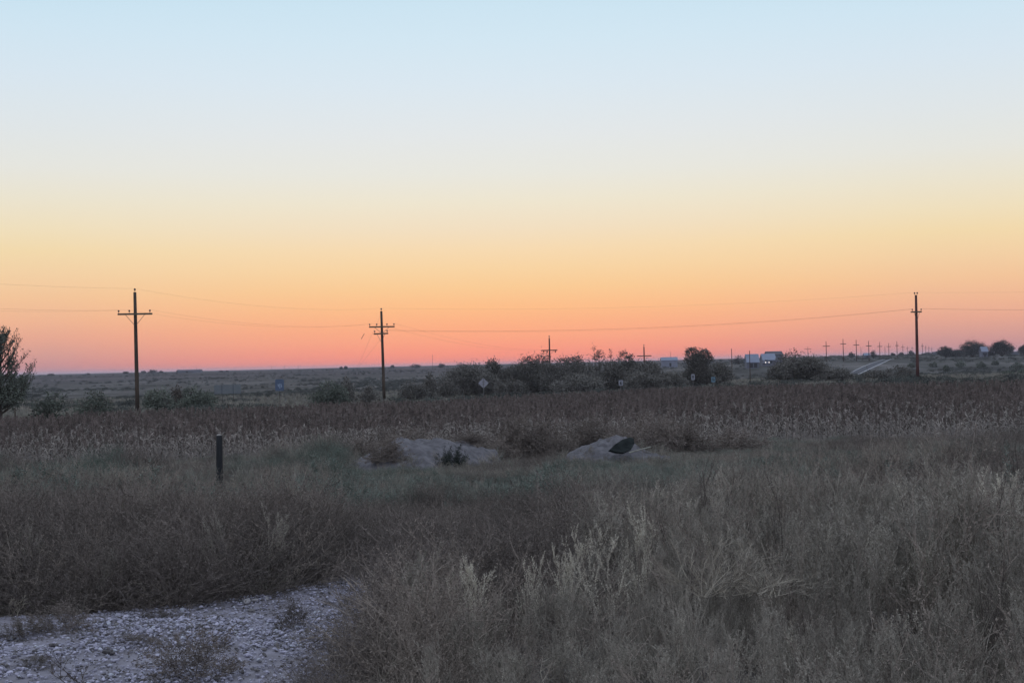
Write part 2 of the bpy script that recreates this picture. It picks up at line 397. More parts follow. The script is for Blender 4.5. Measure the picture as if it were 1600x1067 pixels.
def dead_tangle(R=.7, n=26):
    """sprawling bare branching stems"""
    mb = MB()
    def grow(p, d, L, r, lev):
        pts = bend(p, d, L, 6, .0 if lev else .03, .2)
        mb.tube(pts, [r * (1 - .12 * i) for i in range(7)], 3, 0, False)
        if lev < 2:
            for k in range(5 - lev):
                q, qd = along(pts, rnd.uniform(.3, .97))
                grow(q, unit(qd + .85 * unit([rnd.gauss(0, 1), rnd.gauss(0, 1), rnd.gauss(.25, .7)])), L * rnd.uniform(.25, .5), r * .6, lev + 1)
    for i in range(n):
        a = rnd.uniform(0, 2 * PI); e = rnd.uniform(.15, 1.1)
        grow((rnd.uniform(-.08, .08), rnd.uniform(-.08, .08), -.02), (math.cos(a), math.sin(a), e), R * rnd.uniform(.6, 1.15), .0040, 0)
    return mb
def sorghum(H=1.15, head=True, nl=8):
    mb = MB(); st = bend((0, 0, -.03), (rnd.gauss(0, .05), rnd.gauss(0, .05), 1), H * (.86 if head else .95), 5, .1, .03)
    mb.tube(st, [.010, .009, .008, .007, .006, .005], 4, 0, False)
    for k in range(nl):
        t = .12 + .8 * k / nl + rnd.uniform(-.04, .04); p, d = along(st, min(t, .97)); a = rnd.uniform(0, 2 * PI)
        L = rnd.uniform(.28, .50); v = np.array([math.cos(a), math.sin(a), rnd.uniform(1.3, 3.0)]); v = unit(v); pts = [p]
        for i in range(5):
            v = unit(v + np.array([0, 0, -.20 - .28 * rnd.random() * (1 + i * .6)])); pts.append(pts[-1] + v * L / 5)
        mb.ribbon(pts, [.016, .034, .038, .032, .02, .003], 0, side=(-math.sin(a), math.cos(a), rnd.uniform(-.4, .4)))
    if head:
        top, d = along(st, 1.0); n = 95
        t = nr.uniform(0, 1, n); ang = nr.uniform(0, 2 * PI, n); rr = .045 * np.sin(np.clip(t * .92 + .08, 0, 1) * PI) ** .6 + .008
        P = np.stack([top[0] + rr * np.cos(ang) * .6, top[1] + rr * np.sin(ang) * .6, top[2] - .02 + t * .24], 1)
        D = np.stack([np.cos(ang), np.sin(ang), nr.uniform(.4, 1.5, n)], 1); mb.leaves(P, D, .04, .024, 1)
        mb.tube([top, top + d * .2], [.022, .012], 5, 1)
    return mb
def scrub(R=1.0, n=420, tall=.8):
    mb = MB()
    d = nr.normal(size=(n, 3)); d /= np.linalg.norm(d, axis=1, keepdims=True); d[:, 2] = np.abs(d[:, 2])
    lob = 1 + .25 * np.sin(d[:, 0] * 5 + rnd.random() * 9) * np.cos(d[:, 1] * 4 + rnd.random() * 9)
    r = nr.uniform(.45, 1.05, n) * lob; P = d * (r * R)[:, None] * np.array([1, 1, tall])
    mb.leaves(P, d + nr.normal(size=(n, 3)) * .7, nr.uniform(.10, .24, n) * R, nr.uniform(.05, .1, n) * R, 0)
    for k in range(8):
        a = rnd.uniform(0, 2 * PI); mb.tube([(0, 0, -.05), (math.cos(a) * .3 * R, math.sin(a) * .3 * R, .3 * R * tall), (math.cos(a) * .6 * R, math.sin(a) * .6 * R, .7 * R * tall)], [.03, .02, .01], 3, 1, False)
    return mb

def protos(cname, builds):
    c = bpy.data.collections.new(cname)
    for i, (mb, mats) in enumerate(builds):
        o = bpy.data.objects.new('%s_%03d' % (cname, i), mb.mesh(cname, mats)); c.objects.link(o)
    return c, len(builds)
def scatter(name, P, idx, rz, scl, coll, label, cat, tint=None, tilt=None):
    """one 'stuff' object: points that carry whole plants through a geometry-nodes instancer"""
    n = len(P); me = bpy.data.meshes.new(name); me.from_pydata(np.asarray(P).tolist(), [], [])
    a = me.attributes.new('idx', 'INT', 'POINT'); a.data.foreach_set('value', np.asarray(idx, np.int32))
    rot = np.zeros((n, 3)); rot[:, 2] = rz
    if tilt is not None: rot[:, 0] = nr.normal(0, tilt, n); rot[:, 1] = nr.normal(0, tilt, n)
    a = me.attributes.new('rot', 'FLOAT_VECTOR', 'POINT'); a.data.foreach_set('vector', rot.reshape(-1))
    s3 = np.asarray(scl, float); s3 = s3 if s3.ndim == 2 else np.repeat(s3[:, None], 3, 1)
    a = me.attributes.new('scl', 'FLOAT_VECTOR', 'POINT'); a.data.foreach_set('vector', s3.reshape(-1))
    a = me.attributes.new('tint', 'FLOAT', 'POINT'); a.data.foreach_set('value', np.zeros(n) if tint is None else tint)
    o = bpy.data.objects.new(name, me); COL.objects.link(o); tag(o, label, cat, None, 'stuff')
    ng = bpy.data.node_groups.new(name, 'GeometryNodeTree')
    ng.interface.new_socket('Geometry', in_out='INPUT', socket_type='NodeSocketGeometry'); ng.interface.new_socket('Geometry', in_out='OUTPUT', socket_type='NodeSocketGeometry')
    t = NT(ng); gi = t.add('NodeGroupInput'); go = t.add('NodeGroupOutput')
    ci = t.add('GeometryNodeCollectionInfo'); ci.inputs['Collection'].default_value = coll; ci.inputs['Separate Children'].default_value = True; ci.inputs['Reset Children'].default_value = True
    ip = t.add('GeometryNodeInstanceOnPoints'); ip.inputs['Pick Instance'].default_value = True
    def na(nm, ty):
        k = t.add('GeometryNodeInputNamedAttribute'); k.data_type = ty; k.inputs['Name'].default_value = nm; return k.outputs['Attribute']
    t.link(gi.outputs[0], ip.inputs['Points']); t.link(ci.outputs[0], ip.inputs['Instance']); t.link(na('idx', 'INT'), ip.inputs['Instance Index'])
    t.link(na('rot', 'FLOAT_VECTOR'), ip.inputs['Rotation']); t.link(na('scl', 'FLOAT_VECTOR'), ip.inputs['Scale']); t.link(ip.outputs[0], go.inputs[0])
    md = o.modifiers.new('instances', 'NODES'); md.node_group = ng
    return o

KM = [m_kstem, m_kochia]
cW, nW = protos('weed_plant', [(kochia(.95, 18), KM) for _ in range(6)] + [(kochia(.8, 22, .5, 1.2), KM) for _ in range(3)]
                + [(tumble(.5, 40), [m_kstem, m_brown]) for _ in range(4)] + [(leafy_weed(.6), [m_kstem, m_green]) for _ in range(3)]
                + [(tuft(.55), [m_grass, m_kochia]) for _ in range(3)] + [(kochia(.95, 12, .33, .45), [m_kstem, m_pale]) for _ in range(2)] + [(tumble(.5, 44, 1.2), [m_dkbrown, m_dkbrown]) for _ in range(4)] + [(kochia(1.1, 12, .3, .4, .35), [m_twig, m_dkbrown]) for _ in range(3)])
K_, B_, T_, G_, R_, P_, Q_, V_ = range(0, 6), range(6, 9), range(9, 13), range(13, 16), range(16, 19), range(19, 21), range(21, 25), range(25, 28)

# ------------------------------------------------------------------ gravel patch and its outline in the world
grav = [(-9, 2.5), (-.60, 3.2), (-.85, 5.2), (-1.02, 7.0), (-.98, 8.1), (-.85, 9.2), (-.85, 9.9), (-1.0, 10.9), (-1.25, 12.3), (-1.6, 12.2), (-1.85, 11.0), (-2.3, 10.75), (-2.9, 10.4), (-3.7, 10.1), (-9, 9.2)]
def inside(X, Y, poly):
    X = np.asarray(X, float); Y = np.asarray(Y, float); c = np.zeros(X.shape, bool); n = len(poly)
    for i in range(n):
        x1, y1 = poly[i]; x2, y2 = poly[(i + 1) % n]
        k = ((y1 > Y) != (y2 > Y)) & (X < (x2 - x1) * (Y - y1) / ((y2 - y1) + 1e-12) + x1); c ^= k
    return c
MOUNDS = [(655, 35.4, 2.1, 2.3, .88), (962, 36.2, 1.6, 1.9, .70)]     # px, Y, half width, half depth, height
mxy = [(at(p, 570, Y)[0], Y, a, b, h) for p, Y, a, b, h in MOUNDS]

# ------------------------------------------------------------------ foreground weeds
N = 15000
Y = nr.uniform(4.5, 45, N * 3); X = nr.uniform(-1, 1, N * 3) * (0.40 * Y + 3.2)
keep = nr.uniform(0, 1, N * 3) < (0.40 * Y + 3.2) / (0.40 * 45 + 3.2)
keep &= nr.uniform(0, 1, N * 3) < np.interp(Y, [4, 14, 24, 45], [1.0, .75, .70, .75])
keep &= ~inside(X + (noise2(X, Y, .5, 4) - .5) * .5, Y + (noise2(X, Y, .5, 5) - .5) * .4, grav)
for (mx_, my_, a, b, h) in mxy:
    e = ((X - mx_) / (a * 1.0)) ** 2 + ((Y - my_) / (b * 1.0)) ** 2; keep &= e * np.where(Y < my_, 2.4, 1.1) > .95
keep &= (np.hypot(X, Y) > 4.6)
X, Y = X[keep], Y[keep]; n = len(X); print('weeds', n)
u = X / Y; px = 800 + F * u
near_right = sstep(-.12, .02, u) * (Y < 15)
col = np.clip((noise2(X, Y, 2.6, 1) * .5 + noise2(X, Y, .8, 2) * .5 - .5) * 1.7 + .5, 0, 1)
green = sstep(.50, .66, noise2(X, Y * .7, 3.2, 8)) * sstep(15, 19, Y) * (1 - sstep(30, 33, Y))
green = np.maximum(green, .6 * sstep(.36, .30, np.abs(u + .03) + .25) * sstep(17, 20, Y) * (1 - sstep(28, 31, Y)) * (noise2(X, Y, 1.5, 9) > .35))
q = nr.uniform(0, 1, n); idx = np.zeros(n, int); hol0 = (u > -.13) & (u < np.interp(Y, [8.8, 15], [.03, .05])) & (Y > 8.9) & (Y < 15.5)  # hol0: hollow whose shade is put in by darker weed colour
dkz = np.clip(sstep(.42, .58, noise2(X, Y * .6, 2.6, 33) * .6 + noise2(X, Y * .6, .9, 34) * .4) * .9, 0, 1)          # patches where the dark brown weed grows
dkz = np.maximum(dkz, .85 * ((u < -.08) & (Y < 13.5))); dkz = np.maximum(dkz, .9 * ((u > -.13) & (u < .035) & (Y > 10.2) & (Y < 15.5)))  # left band and hollow: dark brown weeds, their colour also standing in for shade
def pick(rg, k): return nr.choice(list(rg), k)
for i in range(n):
    r = q[i]
    if near_right[i] > .5 and rnd.random() < .07: s_ = V_
    elif near_right[i] > .5:   s_ = K_ if r < .55 else B_ if r < .80 else P_ if r < .86 else T_ if r < .97 else R_
    elif green[i] > .4 and r < .7: s_ = G_ if r < .5 else K_
    elif u[i] < .0 and Y[i] < 18: s_ = T_ if r < .80 else B_ if r < .92 else K_
    elif Y[i] > 30: s_ = T_ if r < .35 else R_ if r < .42 else K_ if r < .75 else B_
    else: s_ = K_ if r < .38 else T_ if r < .68 else B_ if r < .85 else R_ if r < .93 else G_
    if (hol0[i] and rnd.random() < .92) or (not near_right[i] > .5 and green[i] < .4 and dkz[i] > rnd.random() and s_ is not G_): s_ = Q_
    idx[i] = rnd.choice(list(s_))
scl = nr.uniform(.75, 1.15, n)
# wanted plant height above ground: tops stay under a sight line so the field behind shows
hz = 568 - (px - 800) * .0227
capy = np.interp(px, [-400, 0, 350, 520, 560, 780, 860, 900, 1050, 1120, 1600, 2000], [728, 728, 726, 704, 742, 742, 704, 728, 726, 704, 698, 696])
capd = np.interp(Y, [12, 22, 32], [0, 0, 0]) + (capy - hz) + nr.uniform(-4, 24, n) + 22 * col - 34 * sstep(.5, .75, noise2(X, Y, 2.2, 77)) * sstep(30, 36, Y)
ztop = ZC - capd / F * Y; Hcap = ztop - g(X, Y)
base_h = np.array([.95] * 6 + [.8] * 3 + [.42] * 4 + [.6] * 3 + [.5] * 3 + [.95] * 2 + [.42] * 4 + [.92] * 3)[idx]
want = np.where(near_right > .5, np.interp(u, [-.10, -.03, .06, .16, .3], [.50, .57, .64, .70, .78]), .56) * scl * (.55 + .75 * col)
want = np.where((u < -.08) & (Y < 18), .62 * scl * (.75 + .4 * col), want)
# a dark hollow of low weeds behind the plumes in the middle
hol = (u > -.13) & (u < .03) & (Y > 10.4) & (Y < 18); want = np.where(hol, want * .62, want)
want = np.where((u > -.13) & (u < .03) & (Y <= 10.4), want * .95, want)
want = np.where((u < -.085) & (u > -.30) & (Y < np.where(u > -.155, 12.3, 9.9)), np.minimum(want, .17 + .12 * col), want)
want = np.where((px > 690) & (px < 1030) & (Y < 8.8), np.minimum(want, .30 + .14 * col), want)
want = np.where((np.abs(px - 345) < 14 + 240 / Y) & (Y > 15) & (Y < 25.8), np.minimum(want * .5, .20), want)
want = np.where(Y < 7.3, want * .74, want)
want = np.where((np.abs(px - 1135) < 105) & (Y < 8.7), np.minimum(want, .46), want)
for (mx_, my_, a, b, h) in mxy: want = np.where((((X - mx_) / a) ** 2 < 1.1) & (Y < my_) & (Y > my_ - 2.5), want * .6, want)
want = np.minimum(want, np.maximum(Hcap, .17)) * np.where(Y > 20, .65 + .75 * np.clip((noise2(X, Y, 1.3, 78) - .5) * 1.8 + .5, 0, 1), 1); s = want / base_h
s3 = np.stack([np.clip(s * 1.05, .45, 1.5) * nr.uniform(.9, 1.2, n)] * 2 + [s], 1)
sg = np.isin(idx, list(T_) + list(Q_)); s3[sg, :2] = np.clip(s[sg], .6, 1.4)[:, None]
tint = np.clip(green * .9 + sstep(.5, .7, noise2(X, Y * .6, 3, 21)) * .8 * sstep(11, 16, Y), 0, 1)
scatter('weeds', np.stack([X, Y, g(X, Y)], 1), idx, nr.uniform(0, 2 * PI, n), s3, cW, 'tall dry weeds filling the foreground up to the crop field', 'weeds', tint, .10)
# low litter and short grass under and beyond the weeds, also thinning over the gravel
cG, nG = protos('short_grass', [(tuft(.22, 45, .005, .8), [m_grass, m_kstem]) for _ in range(4)] + [(tumble(.2, 16, .7), [m_kstem, m_brown]) for _ in range(2)])
N = 26000; Y = nr.uniform(4.2, 46, N); X = nr.uniform(-1, 1, N) * (.40 * Y + 3); k = ~(inside(X, Y, grav) & (noise2(X, Y, .8, 31) < .70)); k &= nr.uniform(0, 1, N) < (.40 * Y + 3) / 21
for (mx_, my_, a, b, h) in mxy: k &= ((X - mx_) / (a * .96)) ** 2 + ((Y - my_) / (b * .96)) ** 2 > 1
X, Y = X[k], Y[k]; n = len(X)
scatter('short_grass', np.stack([X, Y, g(X, Y)], 1), nr.integers(0, nG, n), nr.uniform(0, 6.3, n), nr.uniform(.6, 1.3, n) * np.where(inside(X, Y, grav), .45, 1), cG, 'short dry grass and litter between the taller weeds', 'grass', nr.uniform(0, .6, n), .2)

# ------------------------------------------------------------------ gravel: sheet, stones
gm = mat('gravel_dirt', (.13, .122, .14), (.23, .222, .27), 6, bump=.6, detail=8)
gx = np.linspace(-9, -.7, 110); gy = np.linspace(2.6, 12.6, 110); GX, GY = np.meshgrid(gx, gy); ins = inside(GX + (noise2(GX, GY, .4, 41) - .5) * .35, GY + (noise2(GX, GY, .4, 42) - .5) * .3, grav)
mb = MB(); GZ = g(GX, GY) + .006 + .03 * (noise2(GX, GY, .5, 6) - .5); VV = np.stack([GX, GY, np.maximum(GZ, g(GX, GY) + .004)], -1).reshape(-1, 3)
fs = []; J = np.arange(len(gx) * len(gy)).reshape(len(gy), len(gx))
for i in range(len(gy) - 1):
    for j in range(len(gx) - 1):
        if ins[i, j]: fs.append((J[i, j], J[i, j + 1], J[i + 1, j + 1], J[i + 1, j]))
mb.add(VV, fs); o = mb.obj('gravel_ground', gm, smooth=True); tag(o, 'bare pale gravel ground at the near left', None, None, 'structure')
def stone():
    import bmesh
    bm = bmesh.new(); bmesh.ops.create_icosphere(bm, subdivisions=1, radius=1)
    sx = (1, rnd.uniform(.6, .9), rnd.uniform(.35, .6))
    for v in bm.verts:
        k = rnd.uniform(.8, 1.15); v.co = Vector((v.co.x * sx[0] * k, v.co.y * sx[1] * k, v.co.z * sx[2] * k))
    mb = MB(); bm.verts.ensure_lookup_table(); mb.add([tuple(v.co) for v in bm.verts], [tuple(v.index for v in f.verts) for f in bm.faces]); bm.free(); return mb
m_st = mat('gravel_stone', (.34, .335, .42), (.25, .248, .31), .8, rand=.4)
m_st2 = mat('gravel_stone_dark', (.12, .115, .12), (.09, .085, .09), .8, rand=.4)
m_st3 = mat('gravel_stone_white', (.44, .46, .54), (.36, .38, .44), .8, rand=.2)
cS, nS = protos('gravel_stone', [(stone(), m_st) for _ in range(6)] + [(stone(), m_st2) for _ in range(2)] + [(stone(), m_st3)])
N = 120000; X = nr.uniform(-7, -.7, N); Y = nr.uniform(3.5, 12.5, N); dn = noise2(X, Y, .6, 51) * .6 + noise2(X, Y, .25, 52) * .4
k = inside(X, Y, grav) & (nr.uniform(0, 1, N) < np.clip(3.0 * (dn - .25), .33, 1)); X, Y = X[k], Y[k]; n = len(X); sz = np.exp(nr.normal(-4.74, .42, n))
pk = nr.choice(9, n, p=[.120] * 6 + [.12, .11, .05])
scatter('gravel', np.stack([X, Y, g(X, Y) + .012 + sz * .2], 1), pk, nr.uniform(0, 6.3, n), sz, cS, 'loose pale gravel stones on the near left ground', 'gravel', None, .25)
# the bigger pale rocks at the far edge of the gravel
def rock(px, Yr, r, name, label, grp=None):
    X_, z_ = ground_at(px, Yr); mb = stone(); o = mb.obj(name, m_rock, smooth=False); o.location = (X_, Yr, z_ + r * .35); o.scale = (r, r * .8, r); o.rotation_euler = (0, .15, rnd.uniform(0, 6))
    sub = o.modifiers.new('s', 'SUBSURF'); sub.levels = sub.render_levels = 1; tag(o, label, 'rock', grp)
rock(386, 10.55, .065, 'rock', 'pale upright rock at the far edge of the gravel, larger of the two touching rocks')
rock(398, 10.62, .05, 'rock', 'low pale rock touching the upright one at the gravel edge')
rock(417, 10.7, .045, 'rock', 'small round pale rock right of the rock pair at the gravel edge')

# ------------------------------------------------------------------ gravel mounds in the middle
m_mound = mat('caliche', (0.078, 0.076, 0.085), (0.138, 0.135, 0.150), 5, bump=1.0, detail=8)
def mound_dz(i, wx, wy):
    mx_, my_, a, b, h = mxy[i]; x = (wx - mx_) / a; y = (wy - my_) / b
    if abs(x) >= 1: return 0.0
    q = abs(y) / max(.3, (1 - min(abs(x), .97) ** 2.5) ** .5); hh = (pA, pB)[i](x) * (1 - min(1, q) ** 1.6) ** 1.15
    return h * hh + hh ** .5 * (.13 * (float(noise2(wx, wy, .24, 61)) - .5) + .07 * (float(noise2(wx, wy, .10, 63)) - .5) + .05 * (float(noise2(wx, wy, .05, 64)) - .5)) + .30 * hh * (float(noise2(wx, wy, .6, 62)) - .5)
def mound(i, name, label):
    mx_, my_, a, b, h = mxy[i]; z0 = gz(mx_, my_); n = 130; mb = MB(); Vv = []; fs = []
    for j in range(n):
        for k in range(n):
            wx = mx_ + (-1.1 + 2.2 * k / (n - 1)) * a; wy = my_ + (-1.1 + 2.2 * j / (n - 1)) * b
            Vv.append((wx - mx_, wy - my_, gz(wx, wy) - z0 + mound_dz(i, wx, wy) - .04))
    for j in range(n - 1):
        for k in range(n - 1): fs.append((j * n + k, j * n + k + 1, (j + 1) * n + k + 1, (j + 1) * n + k))
    mb.add(Vv, fs); o = mb.obj(name, m_mound, smooth=True, loc=(mx_, my_, z0)); return tag(o, label, 'dirt mound', 'gravel mounds')
pA = lambda x: float(np.interp(x, [-1, -.82, -.6, -.35, -.15, 0, .25, .5, .7, .9, 1], [0, .33, .6, .78, 1, .98, .86, .80, .66, .5, 0]))
pB = lambda x: float(np.interp(x, [-1, -.8, -.5, -.2, 0, .15, .35, .6, .85, 1], [0, .45, .78, .93, 1, .95, .55, .4, .25, 0]))
mA = mound(0, 'dirt_mound', 'wider pale gravel mound with two weed clumps growing on it')
mB = mound(1, 'dirt_mound', 'lower pale gravel mound with the dark slab leaning on it')
P = []
for i in (0, 1):
    mx_, my_, a, b, h = mxy[i]
    for _ in range(900):
        x = rnd.uniform(-1.15, 1.15); y = rnd.uniform(-1.05, .8); r = math.hypot(x, y)
        if rnd.random() < np.interp(r, [.5, .8, .98, 1.1], [.004, .05, .5, .9]) * (1.1 if y < 0 else .6): wx, wy = mx_ + x * a, my_ + y * b; P.append((wx, wy, gz(wx, wy) + mound_dz(i, wx, wy) - .03))
P = np.array(P); n = len(P)
MG = nr.choice([0, 1, 2, 3, 4, 5, 6], n, p=[.1, .1, .1, .1, .25, .25, .1]); MG = np.minimum(MG, 5)
scatter('mound_grass', P, MG, nr.uniform(0, 6.3, n), nr.uniform(.6, 1.9, n), cG, 'dry grass and small weeds creeping up the flanks of the two gravel mounds', 'grass', nr.uniform(0, .8, n), .2)
m_slab = mat('dark_green_slab', (0.026, 0.031, 0.031), (0.014, 0.017, 0.018), 5, rough=1, spec=0.02)
def solid_poly(name, pts, thick, m, label, cat, loc):
    mb = MB(); k = len(pts); P = np.array(pts, float); nrmv = unit(np.cross(P[1] - P[0], P[2] - P[0])); Q = P - nrmv * thick
    mb.add(np.concatenate([P, Q]), [tuple(range(k)), tuple(range(2 * k - 1, k - 1, -1))] + [(i, i + k, (i + 1) % k + k, (i + 1) % k) for i in range(k)])
    o = mb.obj(name, m, loc=loc); return tag(o, label, cat)
mx_, my_, a, b, h = mxy[1]
def rel(px, py, Yd): return at(px, py, Yd) - np.array([mx_, my_, 0])
slab = solid_poly('slab', [rel(950, 705, 34.6), rel(959, 696, 34.8), rel(970, 689, 35.0), rel(982, 685, 35.3), rel(988, 687, 35.3), rel(989, 695, 35.0), rel(984, 704, 34.7), rel(973, 709, 34.5), rel(960, 708, 34.5)], .07, m_slab, 'dark green slab lying tilted on the right-hand gravel mound', 'slab', (mx_, my_, 0))
mb = MB(); mb.tube([at(983, 707, 34.35), at(1017, 698, 34.5)], .018, 6); o = mb.obj('stick', mat('bleached_stick', (.30, .31, .27), (.2, .2, .18), 9)); tag(o, 'thin pale stick leaning beside the dark slab', 'stick')

# ------------------------------------------------------------------ single weeds one can point to
def weed_thing(name, mb, mats, px, Yd, s, label, cat, grp=None, zoff=0, parts=None):
    X_, z_ = ground_at(px, Yd); o = mb.obj(name, mats, loc=(X_, Yd, z_ + zoff)); o.scale = s if hasattr(s, '__len__') else (s, s, s); o.rotation_euler[2] = rnd.uniform(0, 6)
    return tag(o, label, cat, grp)
G1 = 'pale plumed weeds in the foreground'
for px_, Yd, s_, lab in [(748, 7.9, .66, 'pale plumed weed with a tall pointed tip, right of the gravel'), (830, 8.3, .60, 'pale plumed weed between the pointed plume and the tall pair'),
                         (722, 8.1, .50, 'short pale weed just left of the tall pointed plume'), (885, 8.6, .60, 'small pale plumed weed just left of the tall bushy plume'),
                         (950, 8.5, .78, 'tall bushy pale plumed weed left of the bleached tangle'), (1008, 8.7, .80, 'tall pale plumed weed touching the bleached tangle on its left'),
                         (1585, 9.2, .98, 'tallest pale plumed weed at the right edge of the photo'), (1462, 8.2, .70, 'drooping pale plumed weed low on the right')]:
    weed_thing('plumed_weed', kochia(.95, rnd.choice([14, 22, 30]), rnd.uniform(.35, .6), 1.0, rnd.uniform(.2, .35)), [m_kstem, m_pale], px_, Yd, (s_ * .9, s_ * .9, s_), lab, 'weed', G1)
weed_thing('dead_weed', dead_tangle(.46, 28), m_dead, 1112, 7.6, (1.0, .8, .8), 'bleached dead weed with tangled bare branches', 'dead weed', None, .42)
weed_thing('dead_weed', dead_tangle(.36, 16), m_dead, 1195, 7.6, (1, .9, .55), 'smaller bleached bare tangle right of the large dead weed', 'dead weed', None, .40)
weed_thing('dead_weed', dead_tangle(.42, 4), m_dead, 872, 6.9, (1, 1, .75), 'sparse bleached forked stem low in the centre foreground', 'dead weed', None, .02)
weed_thing('dead_weed', dead_tangle(.36, 3), m_dead, 590, 7.1, (.8, .8, 1), 'thin pale bare stalk right of the gravel corner', 'dead weed')
weed_thing('dead_weed', dead_tangle(.26, 4), m_twig, 125, 7.6, (1, 1, 1), 'dark forked twiggy stems standing in the gravel at bottom left', 'dead weed')
weed_thing('dead_weed', dead_tangle(.22, 4), m_dead, 25, 10.2, (1, 1, 1), 'faint pale twigs at the left end of the gravel edge', 'dead weed')
GC = 'weed clumps in the gravel'
for px_, Yd, s_, lab in [(100, 9.35, (.62, .40, .36), 'dark flat weed clump across the left of the gravel'), (40, 9.2, (.6, .35, .28), 'grassy flat clump left of the dark clump on the gravel'),
                         (455, 9.4, (.30, .26, .36), 'small dark weed clump alone in the gravel'), (255, 9.9, (.4, .18, .10), 'thin low weed patch in the upper gravel'),
                         (305, 7.75, (.62, .45, .50), 'dark bushy weed clump at the bottom edge of the gravel'), (215, 8.9, (.45, .2, .12), 'low sparse weed patch in the middle of the gravel'),
                         (60, 8.2, (.42, .22, .12), 'low brown weed patch in the bottom left gravel')]:
    weed_thing('weed_clump', tumble(.62, 60, 1.5, .75, 2.3), [m_dkbrown, m_dkbrown], px_, Yd, s_, lab, 'weed', GC)
def on_mound(i, px_, py_, Yd): p = at(px_, py_, Yd); return p
for (px_, py_, Yd, s_, m_, lab) in [(604, 724, 34.0, (1.15, .6, .95), m_rust, 'rusty brown rounded weed clump on the left of the wide mound'),
                                    (708, 737, 33.7, (.68, .5, .95), m_dark, 'small dark rounded bush in front of the wide mound'),
                                    (733, 694, 35.9, (1.0, .5, .5), m_rust, 'low brown clump along the top right of the wide mound')]:
    p = at(px_, py_, Yd); mb = tumble(.62, 90, 1.6, .8, 3.2); o = mb.obj('weed_clump', [m_kstem if m_ is m_rust else m_dark, m_], loc=p); o.scale = s_; tag(o, lab, 'weed', 'weed clumps on and around the mounds')
k_ = 0
for (px_, Yd, s_, lab) in [(625, 38.6, (2.6, 1.4, 1.7), 'dark brown tumbleweed mass behind the left of the wide mound'), (820, 37.5, (2.3, 1.5, 2.2), 'large brown tumbleweed between the two mounds'),
                           (558, 38.0, (1.6, 1.1, 1.2), 'brown weed clump left of the wide mound'), (922, 39.5, (2.2, 1.2, 1.75), 'brown tumbleweed behind the lower mound'),
                           (1008, 38.6, (2.1, 1.3, 2.0), 'brown tumbleweed right behind the dark slab'), (1065, 39.0, (1.7, 1.2, 1.5), 'brown weed clump right of the lower mound'),
                           (772, 36.6, (1.3, .9, 1.2), 'brown weed clump at the right end of the wide mound'), (868, 37.0, (1.3, .8, 1.3), 'weed clump at the left end of the lower mound'),
                           (1150, 39.5, (2.0, 1.2, 1.1), 'low grey weed clump furthest right of the mounds')]:
    X_, z_ = ground_at(px_, Yd); o = tumble(.62, 110, 2.2, .85, 2.6).obj('tumbleweed', [m_kstem, m_rust], loc=(X_, Yd, z_)); o.scale = s_; tag(o, lab, 'weed', 'weed clumps on and around the mounds'); k_ += 1

# ------------------------------------------------------------------ fence post
X_, z_ = ground_at(344.5, 25.5)
zt = at(342, 680, 25.5)[2] - z_
fp = empty('fence_post', (X_, 25.5, z_), 0, 'black wooden fence post with a bleached top standing alone in the weeds', 'fence post')
mb = MB(); mb.tube([(-.01, 0, -.2), (-.01, 0, .2), (-.006, 0, .6), (.0, 0, zt - .02), (0, 0, zt)], [.066, .064, .060, .056, .050], 14); mb.obj('shaft', m_post, fp, True)
mb = MB(); mb.tube([(0, 0, zt - .004), (.004, 0, zt + .02)], [.048, .03], 10); mb.tube([(.03, 0, zt - .01), (.09, .0, zt + .06)], .005, 4); mb.obj('worn_top', m_cut, fp)

# ------------------------------------------------------------------ sorghum field
SM = [m_sleaf, m_shead]; SD = [m_sleafd, m_shead]
cF, nF = protos('sorghum_plant', [(sorghum(1.15), SD) for _ in range(6)] + [(sorghum(1.05, True, 10), SM) for _ in range(3)] + [(sorghum(.9, False, 9), SM) for _ in range(3)])
rowd = .75; P = []
ang = math.radians(4)          # rows run nearly across the view
far_px = lambda X, Y: np.interp(800 + F * X / Y, [-400, 0, 400, 560, 830, 1050, 1300, 1600, 2200], [70, 72, 84, 97, 111, 116, 107, 98, 95])
near_px = lambda X, Y: np.interp(800 + F * X / Y, [-400, 0, 450, 560, 1050, 1150, 1600, 2200], [43, 43, 45, 47, 48, 45, 45, 46])
for r in np.arange(38, 150, rowd):
    half = .42 * r + 6; m_ = int(2 * half / .30); xx = np.linspace(-half, half, m_) + nr.normal(0, .05, m_); yy = r + xx * math.tan(ang) + nr.normal(0, .05, m_)
    P.append(np.stack([xx, yy], 1))
P = np.concatenate(P); X, Y = P[:, 0], P[:, 1]
jn = (noise2(X, Y, 5, 71) - .5) * 5
k = (Y > near_px(X, Y) + jn * .6) & (Y < far_px(X, Y) + jn * .4) & (nr.uniform(0, 1, len(X)) < .93)
for (mx_, my_, a, b, h) in mxy: k &= ((X - mx_) / 3.5) ** 2 + ((Y - my_) / 6) ** 2 > 1
X, Y = X[k], Y[k]; n = len(X); print('sorghum', n)
pxs = 800 + F * X / Y
